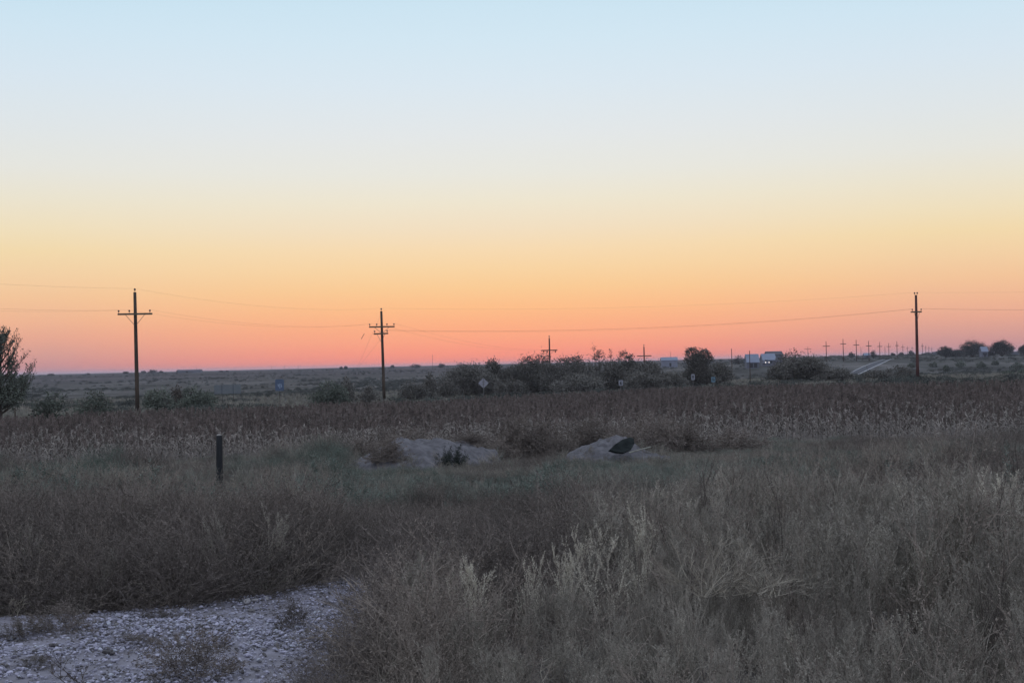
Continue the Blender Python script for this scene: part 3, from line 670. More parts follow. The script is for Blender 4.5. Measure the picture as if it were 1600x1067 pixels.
# pale, headless strips as in the photograph: one mid-field on the right half, one along the near edge
strip = np.exp(-((Y - np.interp(pxs, [0, 500, 1600], [54, 53, 57])) / 1.9) ** 2) * sstep(480, 620, pxs) * .6
edge = 1 - sstep(0, 9, Y - near_px(X, Y))
pale = np.clip(strip + .12 * edge + .5 * (noise2(X, Y * .5, 4, 73) - .52) * 2, 0, 1)
idx = np.where(nr.uniform(0, 1, n) < pale, np.where(nr.uniform(0, 1, n) < .6, nr.integers(9, 12, n), nr.integers(6, 9, n)), np.where(nr.uniform(0, 1, n) < .80 - .18 * edge, nr.integers(0, 6, n), nr.integers(6, 9, n)))
scatter('sorghum_field', np.stack([X, Y, g(X, Y)], 1), idx, nr.uniform(0, 6.3, n), nr.uniform(.82, 1.12, n) * (1 - edge * nr.uniform(0, .5, n)), cF, 'field of ripe sorghum with dark red-brown heads and tan stalks', 'crop field', None, .07)

# ------------------------------------------------------------------ the plain beyond: scrub and dry grass
cB, nB = protos('scrub_plant', [(scrub(1, 340, rnd.uniform(.6, .95)), [m_scrub, m_twig]) for _ in range(5)])
N = 130000; Y = 95 * np.exp(nr.uniform(0, 1, N) ** .85 * math.log(1500 / 95)); X = nr.uniform(-.46, .46, N) * Y
dn = noise2(X, Y * .5, 16, 81) * .55 + noise2(X, Y * .5, 55, 82) * .45
k = (dn > .53) & (nr.uniform(0, 1, N) < .22) & (Y > far_px(X, Y) + 6)
road_u = X / Y; k &= ~((road_u > .225) & (road_u < .28) & (Y > 500) & (Y < 800))
Xr = nr.uniform(-.40, .05, 900) * 1750; Yr = nr.uniform(1500, 1850, 900); kr = noise2(Xr, Yr, 60, 87) > .52
X, Y = np.append(X[k], Xr[kr]), np.append(Y[k], Yr[kr]); n = len(X); print('scrub', n); sz = (.18 + .75 * nr.uniform(0, 1, n) ** 2.2) * (1 + Y / 1000)
scatter('scrub', np.stack([X, Y, g(X, Y)], 1), nr.integers(0, nB, n), nr.uniform(0, 6.3, n), sz, cB, 'low dark scrub scattered over the plain behind the crop field', 'scrub', None, .05)
cH, nH = protos('prairie_grass', [(tuft(.55, 26, .03, .5), [m_grass, m_grass]) for _ in range(4)])
N = 22000; Y = 84 * np.exp(nr.uniform(0, 1, N) * math.log(360 / 84)); X = nr.uniform(-.46, .46, N) * Y; k = (Y > far_px(X, Y) + .5) & (noise2(X, Y, 12, 91) > .3)
X, Y = X[k], Y[k]; n = len(X)
scatter('prairie_grass', np.stack([X, Y, g(X, Y)], 1), nr.integers(0, nH, n), nr.uniform(0, 6.3, n), nr.uniform(.6, 1.5, n), cH, 'pale dry grass beyond the far edge of the crop field', 'grass', nr.uniform(0, .5, n), .1)

# ------------------------------------------------------------------ trees and shrubs
def crown_pts(n, lobes):
    """leaf positions: lobes = [(cx, cy, cz, rx, ry, rz)], denser toward each lobe's surface"""
    V = np.array([l[3] * l[5] for l in lobes]); pk = nr.choice(len(lobes), n, p=V / V.sum()); L = np.array(lobes)[pk]
    d = nr.normal(size=(n, 3)); d /= np.linalg.norm(d, axis=1, keepdims=True); r = nr.uniform(.25, 1, n) ** .45 * (1 + .13 * nr.normal(size=n))
    return L[:, :3] + d * r[:, None] * L[:, 3:], d
def shrub(name, label, cat, px_, wpx, top, Yd, m_, dens=1.0, trunk=.12, leaf=.15, nl=None, sparse=0.0, group=None, sink=0, split=True, lift=.0, base_z=None, heads=None):
    X_, z_ = ground_at(px_, Yd); z_ = z_ if base_z is None else base_z
    H = at(px_, top, Yd)[2] - z_; W = wpx / F * Yd
    root = empty(name, (X_, Yd, z_), 0, label, cat, group)
    nl = nl or max(5, int(7 + W / max(H, .5) * 3)); lobes = []; tr = MB(); base = lift * H
    for i in range(nl):
        a = rnd.uniform(-1, 1); cz = base + (H - base) * (rnd.uniform(.25, .8) * (1 - .35 * abs(a))); rx = W * rnd.uniform(.13, .24); rz = min((H - base) * rnd.uniform(.17, .30), rx * 1.6)
        cz = min(cz, H - rz); lobes.append((a * (W / 2 - rx), rnd.uniform(-.3, .3) * W * .8, max(cz, rz * .5 + base), rx, rx, rz))
    lobes.append((rnd.uniform(-.12, .12) * W, 0, H - (H - base) * .22, W * .2, W * .2, (H - base) * .22))
    lobes.append((0, 0, base + (H - base) * .38, W * .34, W * .3, (H - base) * .36))
    if heads: lobes = lobes[-1:] + [(x * W, 0, z * H, r * W, r * W, q_ * H) for x, z, r, q_ in heads]
    vol = sum(l[3] * l[5] for l in lobes); leaf *= 1.35; n = int(min(14000, max(500, dens * vol / (leaf * leaf) * 9)))
    for l in lobes:
        q_ = np.array([l[0] * .35 + rnd.uniform(-.1, .1), l[1] * .35, (l[2]) * .45]); e = np.array(l[:3]); t_ = trunk * rnd.uniform(.3, .55)
        st = [np.array([rnd.uniform(-.08, .08) * W * (.3 if lift else 1), 0, -.15]), q_, e, e + np.array([l[3] * rnd.uniform(-.5, .5), 0, l[5] * .85])]
        tr.tube(st, [t_ * 1.3, t_, t_ * .6, t_ * .2], 4, 0, False)
        for k in range(5):
            d = unit([rnd.gauss(0, 1), rnd.gauss(0, 1), rnd.gauss(.6, .6)]); tr.tube([e, e + d * np.array(l[3:]) * .6, e + d * np.array(l[3:]) * rnd.uniform(.9, 1.2)], [t_ * .5, t_ * .3, t_ * .1], 3, 0, False)
    if lift: tr.tube([(0, 0, -.3), (0.02 * H, 0, base * .6), (0, 0, base * 1.3)], [trunk, trunk * .8, trunk * .55], 8, 0)
    cr = MB(); P_, D_ = crown_pts(n, lobes); keep = P_[:, 2] > .02
    if sparse: keep &= noise2(P_[:, 0] * 3 + 50, P_[:, 2] * 3 + 50, max(.5, leaf * 5), rnd.randint(0, 99)) > sparse
    P_, D_ = P_[keep], D_[keep]; n = len(P_); cr.leaves(P_, D_ + nr.normal(size=(n, 3)) * .8 + [0, 0, .2], nr.uniform(.7, 1.5, n) * leaf, nr.uniform(.4, .8, n) * leaf, 0)
    # ragged shoots standing out of the outline
    ns = int(n * .10); sel = nr.integers(0, n, ns); off = D_[sel] * nr.uniform(.05, .16, ns)[:, None] * W * .5; off[:, 2] = np.abs(off[:, 2]) * 1.3
    cr.leaves(P_[sel] + off, D_[sel] + [0, 0, .8], leaf * 1.3, leaf * .35, 0)
    cr.obj('crown', m_, root); tr.obj('trunk', m_twig, root)
    return root
S = shrub
TL = 'shrubs and small trees in the thicket beyond the field'
for a in [
    ('shrub', 'broad dark shrub behind the diamond sign, left part', 730, 84, 572, 188, m_lfdark, 1.1, 0),
    ('shrub', 'dark shrub rising just above and right of the diamond sign', 768, 44, 566, 196, m_lfdark, 1.1, 0),
    ('shrub', 'low dark shrub at the foot of the thicket right of the diamond sign', 800, 46, 592, 176, m_lfdark, .9, .25),
    ('shrub', 'large dark shrub left of the twin-arm pole with a flat top', 820, 62, 561, 190, m_lfdark, 1.1, 0),
    ('small_tree', 'leafy small tree whose top stands just left of the middle pole', 843, 46, 555, 192, m_lfdark, 1.0, .25),
    ('shrub', 'dense shrub hiding the foot of the middle pole', 872, 56, 562, 182, m_lfdark, 1.1, 0),
    ('shrub', 'rounded shrub between the middle pole and the twiggy tree', 903, 50, 560, 186, m_lfdark, 1.1, 0),
    ('small_tree', 'thin twiggy tree with a ragged top above the thicket', 936, 42, 546, 200, m_lfdark, .6, .42),
    ('small_tree', 'slender brown sapling right of the ragged twiggy tree', 955, 16, 549, 204, m_lfbrown, .4, .45),
    ('shrub', 'dark shrub filling the thicket under the slender sapling', 952, 56, 566, 178, m_lfdark, 1.1, 0),
    ('small_tree', 'round topped small tree left of the plain cross pole', 984, 42, 551, 196, m_lfdark, .9, .25),
    ('shrub', 'wide dark shrub under the plain cross pole', 1010, 60, 567, 184, m_lfdark, 1.1, 0),
    ('shrub', 'low shrub on the slope between cross pole and tall tree', 1048, 50, 582, 180, m_lfdark, 1.0, .1),
    ('shrub', 'low dark shrub behind the leftmost small white sign', 905, 70, 584, 170, m_lfdark, 1.0, 0),
    ('shrub', 'low shrub right of the leftmost small white sign', 1000, 60, 584, 168, m_lfdark, 1.0, .1),
    ('shrub', 'dark undergrowth shrub at the foot of the tall two-lobed tree', 1085, 62, 576, 186, m_lfdark, 1.1, 0),
    ('shrub', 'shrub behind the teal sign, right end of the thicket', 1124, 46, 570, 188, m_lfdark, 1.0, .1),
]:
    nm, lab, px_, w_, top, Yd, m_, de, spz = a
    S(nm, lab, 'tree' if 'tree' in nm else 'shrub', px_, w_ * (1.35 if w_ > 20 else 1), top - (3.5 if top < 575 else 2), Yd, m_, de * (2.2 if spz < .3 else 1.6), .12, .15, None, spz, TL)
# tall two-lobed tree
X_, z_ = ground_at(1092, 184)
S('small_tree', 'tallest tree of the thicket with a two-lobed dense crown', 'tree', 1092, 46, 542, 184, m_lfdark, 4.5, .2, .13, 8, 0, TL, lift=.05, heads=[(-.20, .84, .22, .155), (.20, .79, .24, .15), (0, .68, .34, .14), (-.05, .5, .34, .16), (.12, .36, .36, .2), (-.42, .70, .08, .05), (.45, .70, .09, .05)])
BG = 'big shrub mass left of the road'
for a in [
    ('shrub', 'grey green spreading shrub right of the slim bare pole', 1228, 46, 556, 176, m_lfdark, 1.0, .1),
    ('shrub', 'widest spreading shrub between the slim pole and the road', 1256, 80, 558, 170, m_lfdark, 1.0, .1),
    ('shrub', 'thin twigged shrub whose shoots reach above the skyline', 1232, 60, 546, 182, m_lfbrown, .30, .50),
    ('shrub', 'low shrub at the right foot of the spreading shrub mass', 1302, 62, 578, 168, m_lfdark, .9, .2),
    ('shrub', 'low sprawling shrub just below the road strip', 1365, 60, 582, 172, m_lfdark, .7, .3),
    ('shrub', 'dark shrub between road strip and reddish pole', 1408, 44, 574, 200, m_lfdark, .7, .3),
]:
    nm, lab, px_, w_, top, Yd, m_, de, spz = a
    S(nm, lab, 'shrub', px_, w_ * 1.25, top - 3, Yd, m_, de * 2, .10, .15, None, spz, BG)
LG = 'shrubs on the left plain'
for a in [
    ('shrub', 'light green shrub right of the tree at the left edge', 78, 62, 614, 98, m_lfgreen, .8, .25),
    ('shrub', 'low green shrub midway between the edge tree and the first pole', 147, 56, 613, 108, m_lfgreen, .7, .3),
    ('shrub', 'grey green shrub just right of the first pole', 250, 54, 606, 122, m_lfgreen, .8, .3),
    ('shrub', 'dark green shrub under the grey board sign', 305, 62, 607, 126, m_lfgreen, 1.0, .1),
    ('shrub', 'small brown shrub between the two green ones right of the first pole', 276, 30, 603, 132, m_lfbrown, .6, .3),
    ('shrub', 'dark spreading shrub right of the blue sign', 512, 72, 597, 138, m_lfgreen, .9, .2),
    ('shrub', 'taller upright shrub at the right end of the spreading one', 543, 26, 591, 142, m_lfdark, .9, .2),
    ('shrub', 'low shrub at the foot of the double-arm pole', 577, 44, 606, 150, m_lfdark, .8, .2),
    ('shrub', 'low rounded shrub right of the double-arm pole', 647, 46, 596, 168, m_lfdark, .9, .15),
    ('shrub', 'upright narrow dark shrub left of the thicket', 673, 24, 583, 172, m_lfdark, 1.1, 0),
    ('shrub', 'small low shrub at the left foot of the thicket', 700, 34, 596, 176, m_lfdark, .9, .15),
]:
    nm, lab, px_, w_, top, Yd, m_, de, spz = a
    S(nm, lab, 'shrub', px_, w_ * 1.15, top - 3, Yd, m_, de * 1.5, .08, .13, None, spz * .7, LG)
# tree at the left edge: lower dense skirt and an airy twiggy top
def edge_tree():
    Yd = 96; px_ = 0; X_, z_ = ground_at(px_, Yd); root = empty('tree', (X_, Yd, z_), 0, 'airy leafy tree cut by the left edge of the photo', 'tree')
    H = at(px_, 505, Yd)[2] - z_; tr = MB(); cr = MB(); P = []; D = []
    main = [(0, 0, -.3), (.05, 0, H * .15), (-.05, 0, H * .35), (.1, 0, H * .6), (.2, 0, H * .9)]
    tr.tube(main, [.16, .14, .11, .08, .03], 8)
    main = [np.array(p, float) for p in main]
    for i in range(72):
        t = rnd.uniform(.22, .99); p, d = along(main, t); a = rnd.uniform(0, 2 * PI); e = rnd.uniform(.35, 1.1) * (1 if t > .5 else .5)
        L = H * (.50 - .22 * abs(t - .35)) * rnd.uniform(.5, 1.0) * (1 if t < .8 else .5); br = bend(p, (math.cos(a), math.sin(a), e), L, 5, .18, .14)
        tr.tube(br, [.06, .045, .035, .025, .015, .008], 4, 0, False)
        for k in range(9):
            q_, qd = along(br, rnd.uniform(.3, 1)); tw = bend(q_, unit(qd + .8 * unit([rnd.gauss(0, 1), rnd.gauss(0, 1), .5])), L * rnd.uniform(.15, .35), 3, .3, .15)
            tr.tube(tw, [.016, .012, .008, .004], 3, 0, False)
            for j in range(8 if t > .5 else 22):
                s_, sd = along(tw, rnd.uniform(.1, 1)); P.append(s_ + np.array([rnd.gauss(0, .07) for _ in range(3)])); D.append(sd + np.array([rnd.gauss(0, .6) for _ in range(3)]))
    cr.leaves(P, D, nr.uniform(.10, .20, len(P)), nr.uniform(.045, .08, len(P)))
    lob = [(rnd.uniform(-1.6, 1.3), rnd.uniform(-1, 1), H * rnd.uniform(.22, .40), .9, .9, .7) for _ in range(8)]; P_, D_ = crown_pts(2600, lob)
    cr.leaves(P_, D_ + nr.normal(size=(2600, 3)), .16, .09)
    cr.obj('crown', m_lfgreen, root); tr.obj('trunk', m_twig, root)
edge_tree()
# brush on the right-hand slope
RG = 'bushes on the right-hand slope'
for px_, w_, top, Yd, lab in [(1458, 14, 566, 640, 'small bush on the slope just right of the reddish pole'), (1500, 22, 563, 620, 'wide bush on the upper slope under the big farm tree'),
                              (1533, 18, 566, 610, 'dark round bush mid-slope below the pale house'), (1556, 14, 564, 650, 'bush high on the slope right of the pale house'),
                              (1478, 12, 571, 560, 'tiny bush low on the slope under the left farm tree'), (1590, 24, 566, 520, 'bush at the right edge of the slope'),
                              (1425, 14, 567, 640, 'bush on the slope just left of the reddish pole'), (1575, 22, 582, 250, 'green bush at the foot of the slope near the right edge'), (1598, 20, 578, 250, 'reedy bush at the foot of the slope on the right edge')]:
    S('shrub', lab, 'shrub', px_, w_, top, Yd, m_lfgreen, .9, .1, .16 + Yd / 2600, 6, .1, RG)
# farm trees on the far right, far trees on the skyline
FG = 'farmstead trees on the right skyline'
for px_, w_, top, Yd, lab, lf in [(1478, 26, 541, 900, 'low arching tree at the left end of the farmstead', .2), (1520, 46, 531, 880, 'biggest rounded tree at the farmstead, left of the pale house', .12),
                              (1566, 36, 531, 880, 'second large farm tree, right of the pale house', .15), (1601, 20, 538, 900, 'farm tree cut by the right edge of the photo', .2),
                              (1543, 26, 549, 910, 'low dark hedge tree between the two large farm trees', 0), (1495, 30, 546, 930, 'low bluish tree behind the arching one', 0)]:
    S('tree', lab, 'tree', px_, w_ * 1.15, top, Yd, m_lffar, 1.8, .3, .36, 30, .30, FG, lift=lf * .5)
SG = 'small far trees along the skyline'
for px_, w_, top, Yd, lab in [(1365, 14, 547, 1000, 'small round dark tree above the road strip'), (1330, 12, 550, 1100, 'pale far tree left of the round one above the road'), (1424, 12, 548, 1300, 'far tree just left of the reddish pole'),
                              (1408, 10, 551, 1300, 'tiny far tree among the small poles'), (1395, 8, 552, 1400, 'tiniest far tree left of the reddish pole'), (1450, 22, 551, 1400, 'far low trees right of the reddish pole'),
                              (80, 12, 584, 1900, 'lone tiny tree on the left skyline'), (137, 10, 584, 1900, 'tiny tree left of the first pole on the skyline'), (196, 10, 581, 1900, 'dark tiny tree left against the first pole'), (224, 9, 580, 1900, 'far tree just right of the first pole'),
                              (238, 18, 578, 1900, 'wide far tree left of the long farm roof'), (251, 8, 580, 1900, 'small pointed far tree beside the wide one'), (345, 7, 580, 1900, 'tiny tree right of the far farm'), (355, 6, 580, 1900, 'tiny tree furthest right of the far farm'),
                              (533, 5, 573, 1900, 'tiny dot tree left of the pair on the skyline'), (540, 6, 572, 1900, 'right tree of the tiny pair left of the double-arm pole'), (613, 8, 571, 1900, 'tiny far tree right of the double-arm pole'),
                              (650, 20, 569, 1700, 'low far tree clump left of the thin mast'), (690, 14, 568, 1700, 'low far tree clump right of the thin mast'), (722, 20, 567, 1700, 'flat far tree clump left of the thicket'),
                              (1155, 24, 555, 800, 'bare twiggy tree beside the short thin pole'), (280, 12, 578, 1850, 'tree at the left end of the far farm'), (308, 20, 578, 1850, 'tree clump over the right end of the far farm')]:
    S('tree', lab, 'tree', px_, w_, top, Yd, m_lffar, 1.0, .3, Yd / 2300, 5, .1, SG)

# ------------------------------------------------------------------ power poles
def ins(mb, p, s=1.0):
    x, y, z = p; mb.tube([(x, y, z), (x, y, z + .10 * s), (x, y, z + .12 * s), (x, y, z + .18 * s), (x, y, z + .20 * s), (x, y, z + .26 * s)], [.02, .02, .075 * s, .06 * s, .085 * s, .03], 8)
def pole(name, label, px_, Yd, top, arms, mw=m_wood, rtop=.13, rbot=.19, H=None, lean=0.0, group='utility poles', fat=1.0, toppins=((0, 0),)):
    """arms: [(height below top, length, azimuth, offset along, (insulator spots), brace drop)]"""
    X_, z_ = ground_at(px_, Yd); H = H or at(px_, top, Yd)[2] - z_
    root = empty(name, (X_, Yd, z_), 0, label, 'utility pole', group)
    mb = MB(); mb.tube([(lean * H * t * -1, 0, -.3 + (H + .3) * t) for t in (0, .25, .5, .75, 1)], [rbot + (rtop - rbot) * t for t in (0, .25, .5, .75, 1)], 12); mb.obj('post', mw, root, True)
    info = {'root': root, 'H': H, 'base': np.array([X_, Yd, z_]), 'tips': []}
    for (dx, dy) in toppins:
        q_ = (dx - lean * H, dy, H); i_ = MB(); ins(i_, q_, 1.1 * fat); i_.obj('insulator', m_porc, root)
        info['tips'].append(info['base'] + np.array(q_) + [0, 0, .26 * fat])
    for (dz, L, azd, spots, brace) in arms:
        a = math.radians(azd); d = np.array([math.cos(a), math.sin(a), 0]); nrm_ = np.array([-math.sin(a), math.cos(a), 0]); x0 = -lean * (H - dz)
        c = np.array([x0, 0, H - dz]) - nrm_ * (rtop + .07); R = np.array([d, nrm_, [0, 0, 1]]).T
        mb = MB(); mb.box(c, (L, .10 * fat, .13 * fat), R); mb.obj('crossarm', m_arm, root)
        for sg in (-1, 1):
            if brace:
                b_ = MB(); e = c + d * sg * L * .27 - [0, 0, .07 * fat] - nrm_ * .0; b_.tube([e, np.array([x0, 0, H - dz - brace]) - nrm_ * (rtop + .03) + d * sg * .05], .018 * fat, 5); b_.obj('brace', m_metal, root)
        for sp_ in spots:
            i_ = MB(); q_ = c + d * sp_ * L / 2 + [0, 0, .065 * fat]; ins(i_, q_, .95 * fat); i_.obj('insulator', m_porc, root); info['tips'].append(info['base'] + q_ + [0, 0, .24 * fat])
    return info
A = pole('utility_pole', 'tall weathered pole with one crossarm on the left', 215, 120, 456.5, [(1.85, 2.85, 8, (-.94, -.33, .86), .95)], lean=.004, fat=1.15)
B = pole('utility_pole', 'pole with two crossed arms and guy wires left of the thicket', 600.5, 165, 486, [(1.83, 2.95, 8, (-.95, -.4, .4, .95), .75), (2.62, 2.1, -35, (-.9, .9), .9)], lean=.012, fat=1.25)
E = pole('utility_pole', 'reddish brown pole with narrow double arm on the right', 1434, 167, 461, [(1.98, 1.15, 0, (-.9, .9), .95)], m_woodred, .14, .20, lean=-.006, fat=1.2, toppins=((-.15, 0), (.15, 0)))
E2 = MB(); E2.box((0, .21, E['H'] - 1.98), (1.1, .1, .14)); E2.obj('crossarm', m_arm, E['root'])
C = pole('utility_pole', 'middle pole rising behind the thicket with a drooping insulator arm', 860, 340, 528, [(2.95, 3.7, 6, (), 1.0)], m_woodfar, .16, .24, fat=2.0)
for sp_ in (-.75, -.3, .75):
    a_ = MB(); H_ = C['H']; a_.tube([(sp_ * 1.85, -.27, H_ - 3.0), (sp_ * 1.85, -.27, H_ - 3.25), (sp_ * 1.85, -.27, H_ - 3.5)], [.05, .16, .12], 8); a_.obj('insulator', m_porc, C['root'])
D = pole('utility_pole', 'plain cross-shaped pole above the thicket left of the tall tree', 1007.5, 420, 541.5, [(2.75, 4.3, 0, (), 0)], m_woodfar, .17, .26, fat=2.2)
def solve_d(px_, top, H, lo=300, hi=3000):
    best = None
    for Yd in np.linspace(lo, hi, 400):
        X_, z_ = ground_at(px_, Yd); e = abs(at(px_, top, Yd)[2] - z_ - H)
        if best is None or e < best[0]: best = (e, Yd)
    return best[1]
RP = 'poles of the far power line along the road'
names = ['first and lowest cross pole of the far line, behind the shrub mass', 'far cross pole with a low wide arm, second from the shrub mass', 'tallest looking far cross pole, third from the shrub mass',
         'fourth far cross pole, left of the road strip top', 'far cross pole above the road strip', 'far cross pole standing over the round dark tree', 'far cross pole right of the round dark tree', 'tall far pole with a short arm above the end of the road']
for (px_, top, Lp), lab in zip([(1262.5, 541, 11), (1291.5, 533, 11), (1318, 529.5, 9), (1338.5, 531, 9), (1358, 532.5, 8.5), (1375, 534.5, 7.5), (1389, 536, 7), (1402, 533, 5)], names):
    Yd = solve_d(px_, top, 10.8, 745, 1400); pole('utility_pole', lab, px_, Yd, top, [(2.7, Lp / F * Yd * (1 if Lp > 5 else 1), 0, (), 0)], m_woodfar, .15, .24, group=RP, fat=2.8, toppins=())
for px_, top, Lp, lab in [(1345.5, 542, 1, 'armless short far pole between the fourth and fifth cross poles'), (1383, 541, 1, 'armless short far pole between two cross poles above the road'), (1411, 538.5, 5, 'small far pole right of the tall short-armed one'), (1418, 541, 4, 'small far pole, second right of the tall short-armed one'),
                     (1425.5, 541, 4, 'small far pole closest left of the reddish pole'), (1441.5, 536.5, 4, 'tiny far pole nearest right of the reddish pole'), (1446.5, 539.5, 3, 'tiny far pole second right of the reddish pole'),
                     (1451.5, 541, 3, 'tiny far pole third right of the reddish pole'), (1456, 542, 3, 'tiny far pole fourth right of the reddish pole')]:
    Yd = solve_d(px_, top, 10.5, 900, 2500); pole('utility_pole', lab, px_, Yd, top, [(2.4, max(1.2, Lp / F * Yd), 0, (), 0)] if Lp > 1 else [], m_woodfar, .16, .24, group=RP, fat=3, toppins=())
pole('utility_pole', 'short thin armless pole on the skyline left of the pale barn', 1144, 620, 544.5, [], m_woodfar, .13, .18, toppins=(), group='thin poles')
pole('utility_pole', 'slim bare dark pole in front of the pale barn', 1172.5, 182, 548, [], m_wood, .045, .06, toppins=(), group='thin poles')
for px_, top, Yd, lab in [(676, 553, 1500, 'thin mast on the skyline left of the thicket'), (1048, 548.5, 900, 'thin mast over the long white building'), (445, 568.5, 2000, 'faint thin mast on the left skyline above the blue sign'), (424, 570, 2100, 'fainter mast left of the one above the blue sign'), (466, 569.5, 2100, 'faint mast right of the one above the blue sign'), (307.5, 570, 1850, 'thin mast over the far farm')]:
    X_, z_ = ground_at(px_, Yd); zt = at(px_, top, Yd)[2]; r_ = .00022 * Yd / 2 * (1.1 if Yd < 1600 else .7)
    mb = MB(); mb.tube([(0, 0, -.5), (0, 0, (zt - z_) * .9), (0, 0, zt - z_)], [r_, r_ * .7, r_ * .4], 6)
    for f_ in (.35, .6, .85): mb.tube([(-r_ * 2, 0, (zt - z_) * f_), (r_ * 2, 0, (zt - z_) * f_)], r_ * .3, 4)
    o = mb.obj('mast', m_woodfar, loc=(X_, Yd, z_)); tag(o, lab, 'mast', 'thin masts on the skyline')
# ---- wires
def wire(label, p0, p1, sag, r=.0036, n=24, group='power lines', name='power_line', c='power line'):
    mb = MB(); p0 = np.array(p0); p1 = np.array(p1); pts = []
    for i in range(n + 1):
        t = i / n; p = p0 * (1 - t) + p1 * t; p[2] -= sag * 4 * t * (1 - t); pts.append(p)
    mb.tube(pts, r, 4); tag(mb.obj(name, m_wire), label, c, group)
tA, a1, a2, a3 = A['tips']; tB, b1, b2, b3, b4, b5, b6 = B['tips']; tE1, tE2, e1, e2 = E['tips']
wire('top wire running off the photo left from the left pole', tA, at(-180, 432, 92), .15)
wire('outer side wire running off left from the left pole', a1, at(-180, 472, 92), .2)
wire('inner side wire running off left from the left pole', a2, at(-180, 480, 94), .2)
wire('top wire between the left pole and the double-arm pole', tA, tB, .75)
wire('left side wire between the left pole and the double-arm pole', a2, b1, .85)
wire('right side wire between the left pole and the double-arm pole', a3, b2, .8)
wire('top wire between the double-arm pole and the reddish pole', tB, tE1, .75)
wire('upper side wire between the double-arm pole and the reddish pole', b6, e1, .95, .008)
wire('lower side wire between the double-arm pole and the reddish pole', b5, e1 + [0, .1, -.05], 1.05)
wire('top wire running off right from the reddish pole', tE2, at(1760, 452, 166), .15)
wire('side wire running off right from the reddish pole', e2, at(1760, 482, 166), .15, .009)
wire('wire from the double-arm pole back toward the middle pole', b4, C['base'] + [1.7, 0, C['H'] - 2.8], 1.2, .005)
wire('second wire from the double-arm pole back toward the middle pole', b2, C['base'] + [-1.7, 0, C['H'] - 2.8], 1.2, .005)
for lab, p0, pxb, pyb in [('upper guy wire slanting down left from the double-arm pole', B['tips'][0] - [0, 0, .6], 533, 612), ('lower guy wire slanting down left from the double-arm pole', B['base'] + [0, 0, B['H'] - 2.9], 516, 618)]:
    X_, z_ = ground_at(pxb, 158); wire(lab, p0, (X_, 158, z_), 0, .007, 6, 'guy wires', 'guy_wire', 'guy wire')
mb = MB(); q0 = at(566, 527, 160.3); mb.tube([q0 + [-.12, 0, -.2], q0 + [.25, 0, .42]], .028, 6); tag(mb.obj('guy_insulator', m_wire), 'short strain insulator on the upper guy wire', 'insulator')

# ------------------------------------------------------------------ signs
m_signback = mat('sign_back_aluminium', (.29, .295, .34), (.235, .24, .28), 4, rough=.7)
m_blue = mat('sign_blue', (.092, .130, .205), (.078, .11, .175), 3, rough=.6)
m_bluef = mat('sign_pale_mark', (.25, .32, .42), None, 3)
m_white = mat('sign_white', (.27, .28, .33), (.23, .24, .28), 3, rough=.6)
m_darkm = mat('sign_dark_mark', (.06, .065, .075), None, 3)
m_teal = mat('sign_teal', (.12, .20, .26), (.10, .17, .22), 3, rough=.6)
m_grey = mat('board_grey_blue', (.155, .175, .19), (.13, .15, .165), 2, rough=.7)
def sign(name, label, px_, cy, Yd, w_px, h_px, m_, diamond=False, marks=(), posts=(0,), pm=m_metal, mm=m_darkm, group='road signs'):
    X_, z_ = ground_at(px_, Yd); c = at(px_, cy, Yd); W = w_px / F * Yd; Hh = h_px / F * Yd; cz = c[2] - z_
    root = empty(name, (X_, Yd, z_), 0, label, 'sign', group); mb = MB()
    if diamond:
        k = W / 2; ch = .10 * k
        ring = [(k - ch, -ch), (k, 0), (k - ch, ch), (ch, k - ch), (0, k), (-ch, k - ch), (-k + ch, ch), (-k, 0), (-k + ch, -ch), (-ch, -k + ch), (0, -k), (ch, -k + ch)]
    else:
        a, b = W / 2, Hh / 2; ch = .08 * min(a, b) * 2; ring = [(a, -b + ch), (a, b - ch), (a - ch, b), (-a + ch, b), (-a, b - ch), (-a, -b + ch), (-a + ch, -b), (a - ch, -b)]
    k = len(ring); Vv = [(x, -.012, cz + z) for x, z in ring] + [(x, .0, cz + z) for x, z in ring]
    mb.add(Vv, [tuple(range(k)), tuple(range(2 * k - 1, k - 1, -1))] + [(i, i + k, (i + 1) % k + k, (i + 1) % k) for i in range(k)]); mb.obj('plate', m_, root)
    for (x, z, ww, hh) in marks:
        q_ = MB(); q_.box((x * W / 2, -.018, cz + z * Hh / 2), (ww * W, .008, hh * Hh)); q_.obj('marking', mm, root)
    for sx in posts:
        q_ = MB(); q_.box((sx * W / 2, .03, (cz + Hh * .4 - .2) / 2), (.055, .05, cz + Hh * .4 + .2)); q_.obj('post', pm, root)
    return root
sign('road_sign', 'pale grey diamond sign seen from behind, in front of the thicket', 756, 598.5, 146, 16.5, 16.5, m_signback, True, [(0, 0, .06, .92), (0, .25, .3, .04), (0, -.25, .3, .04)], mm=m_metal)
sign('road_sign', 'blue rectangular sign with pale symbols on the left plain', 437.5, 601.5, 150, 13.5, 18, m_blue, False, [(-.25, -.1, .12, .2), (.05, -.15, .10, .42), (.42, -.2, .12, .2), (0, .1, .55, .05)], mm=m_bluef, pm=m_wood)
sign('road_sign', 'small white sign with a dark figure left of the cross pole', 970.5, 598, 142, 6.5, 8.5, m_white, False, [(.1, .1, .22, .5), (-.3, -.1, .2, .25), (.1, -.55, .55, .12)])
sign('road_sign', 'small tall white sign with dark lines below the tallest tree', 1083.5, 589, 146, 5.5, 9, m_white, False, [(0, .45, .55, .14), (0, 0, .55, .2), (0, -.5, .4, .14)])
sign('road_sign', 'small teal sign right of the tallest tree', 1115, 593, 148, 6.5, 8.5, m_teal, False, [(-.2, .3, .25, .18), (.15, -.2, .5, .14)])
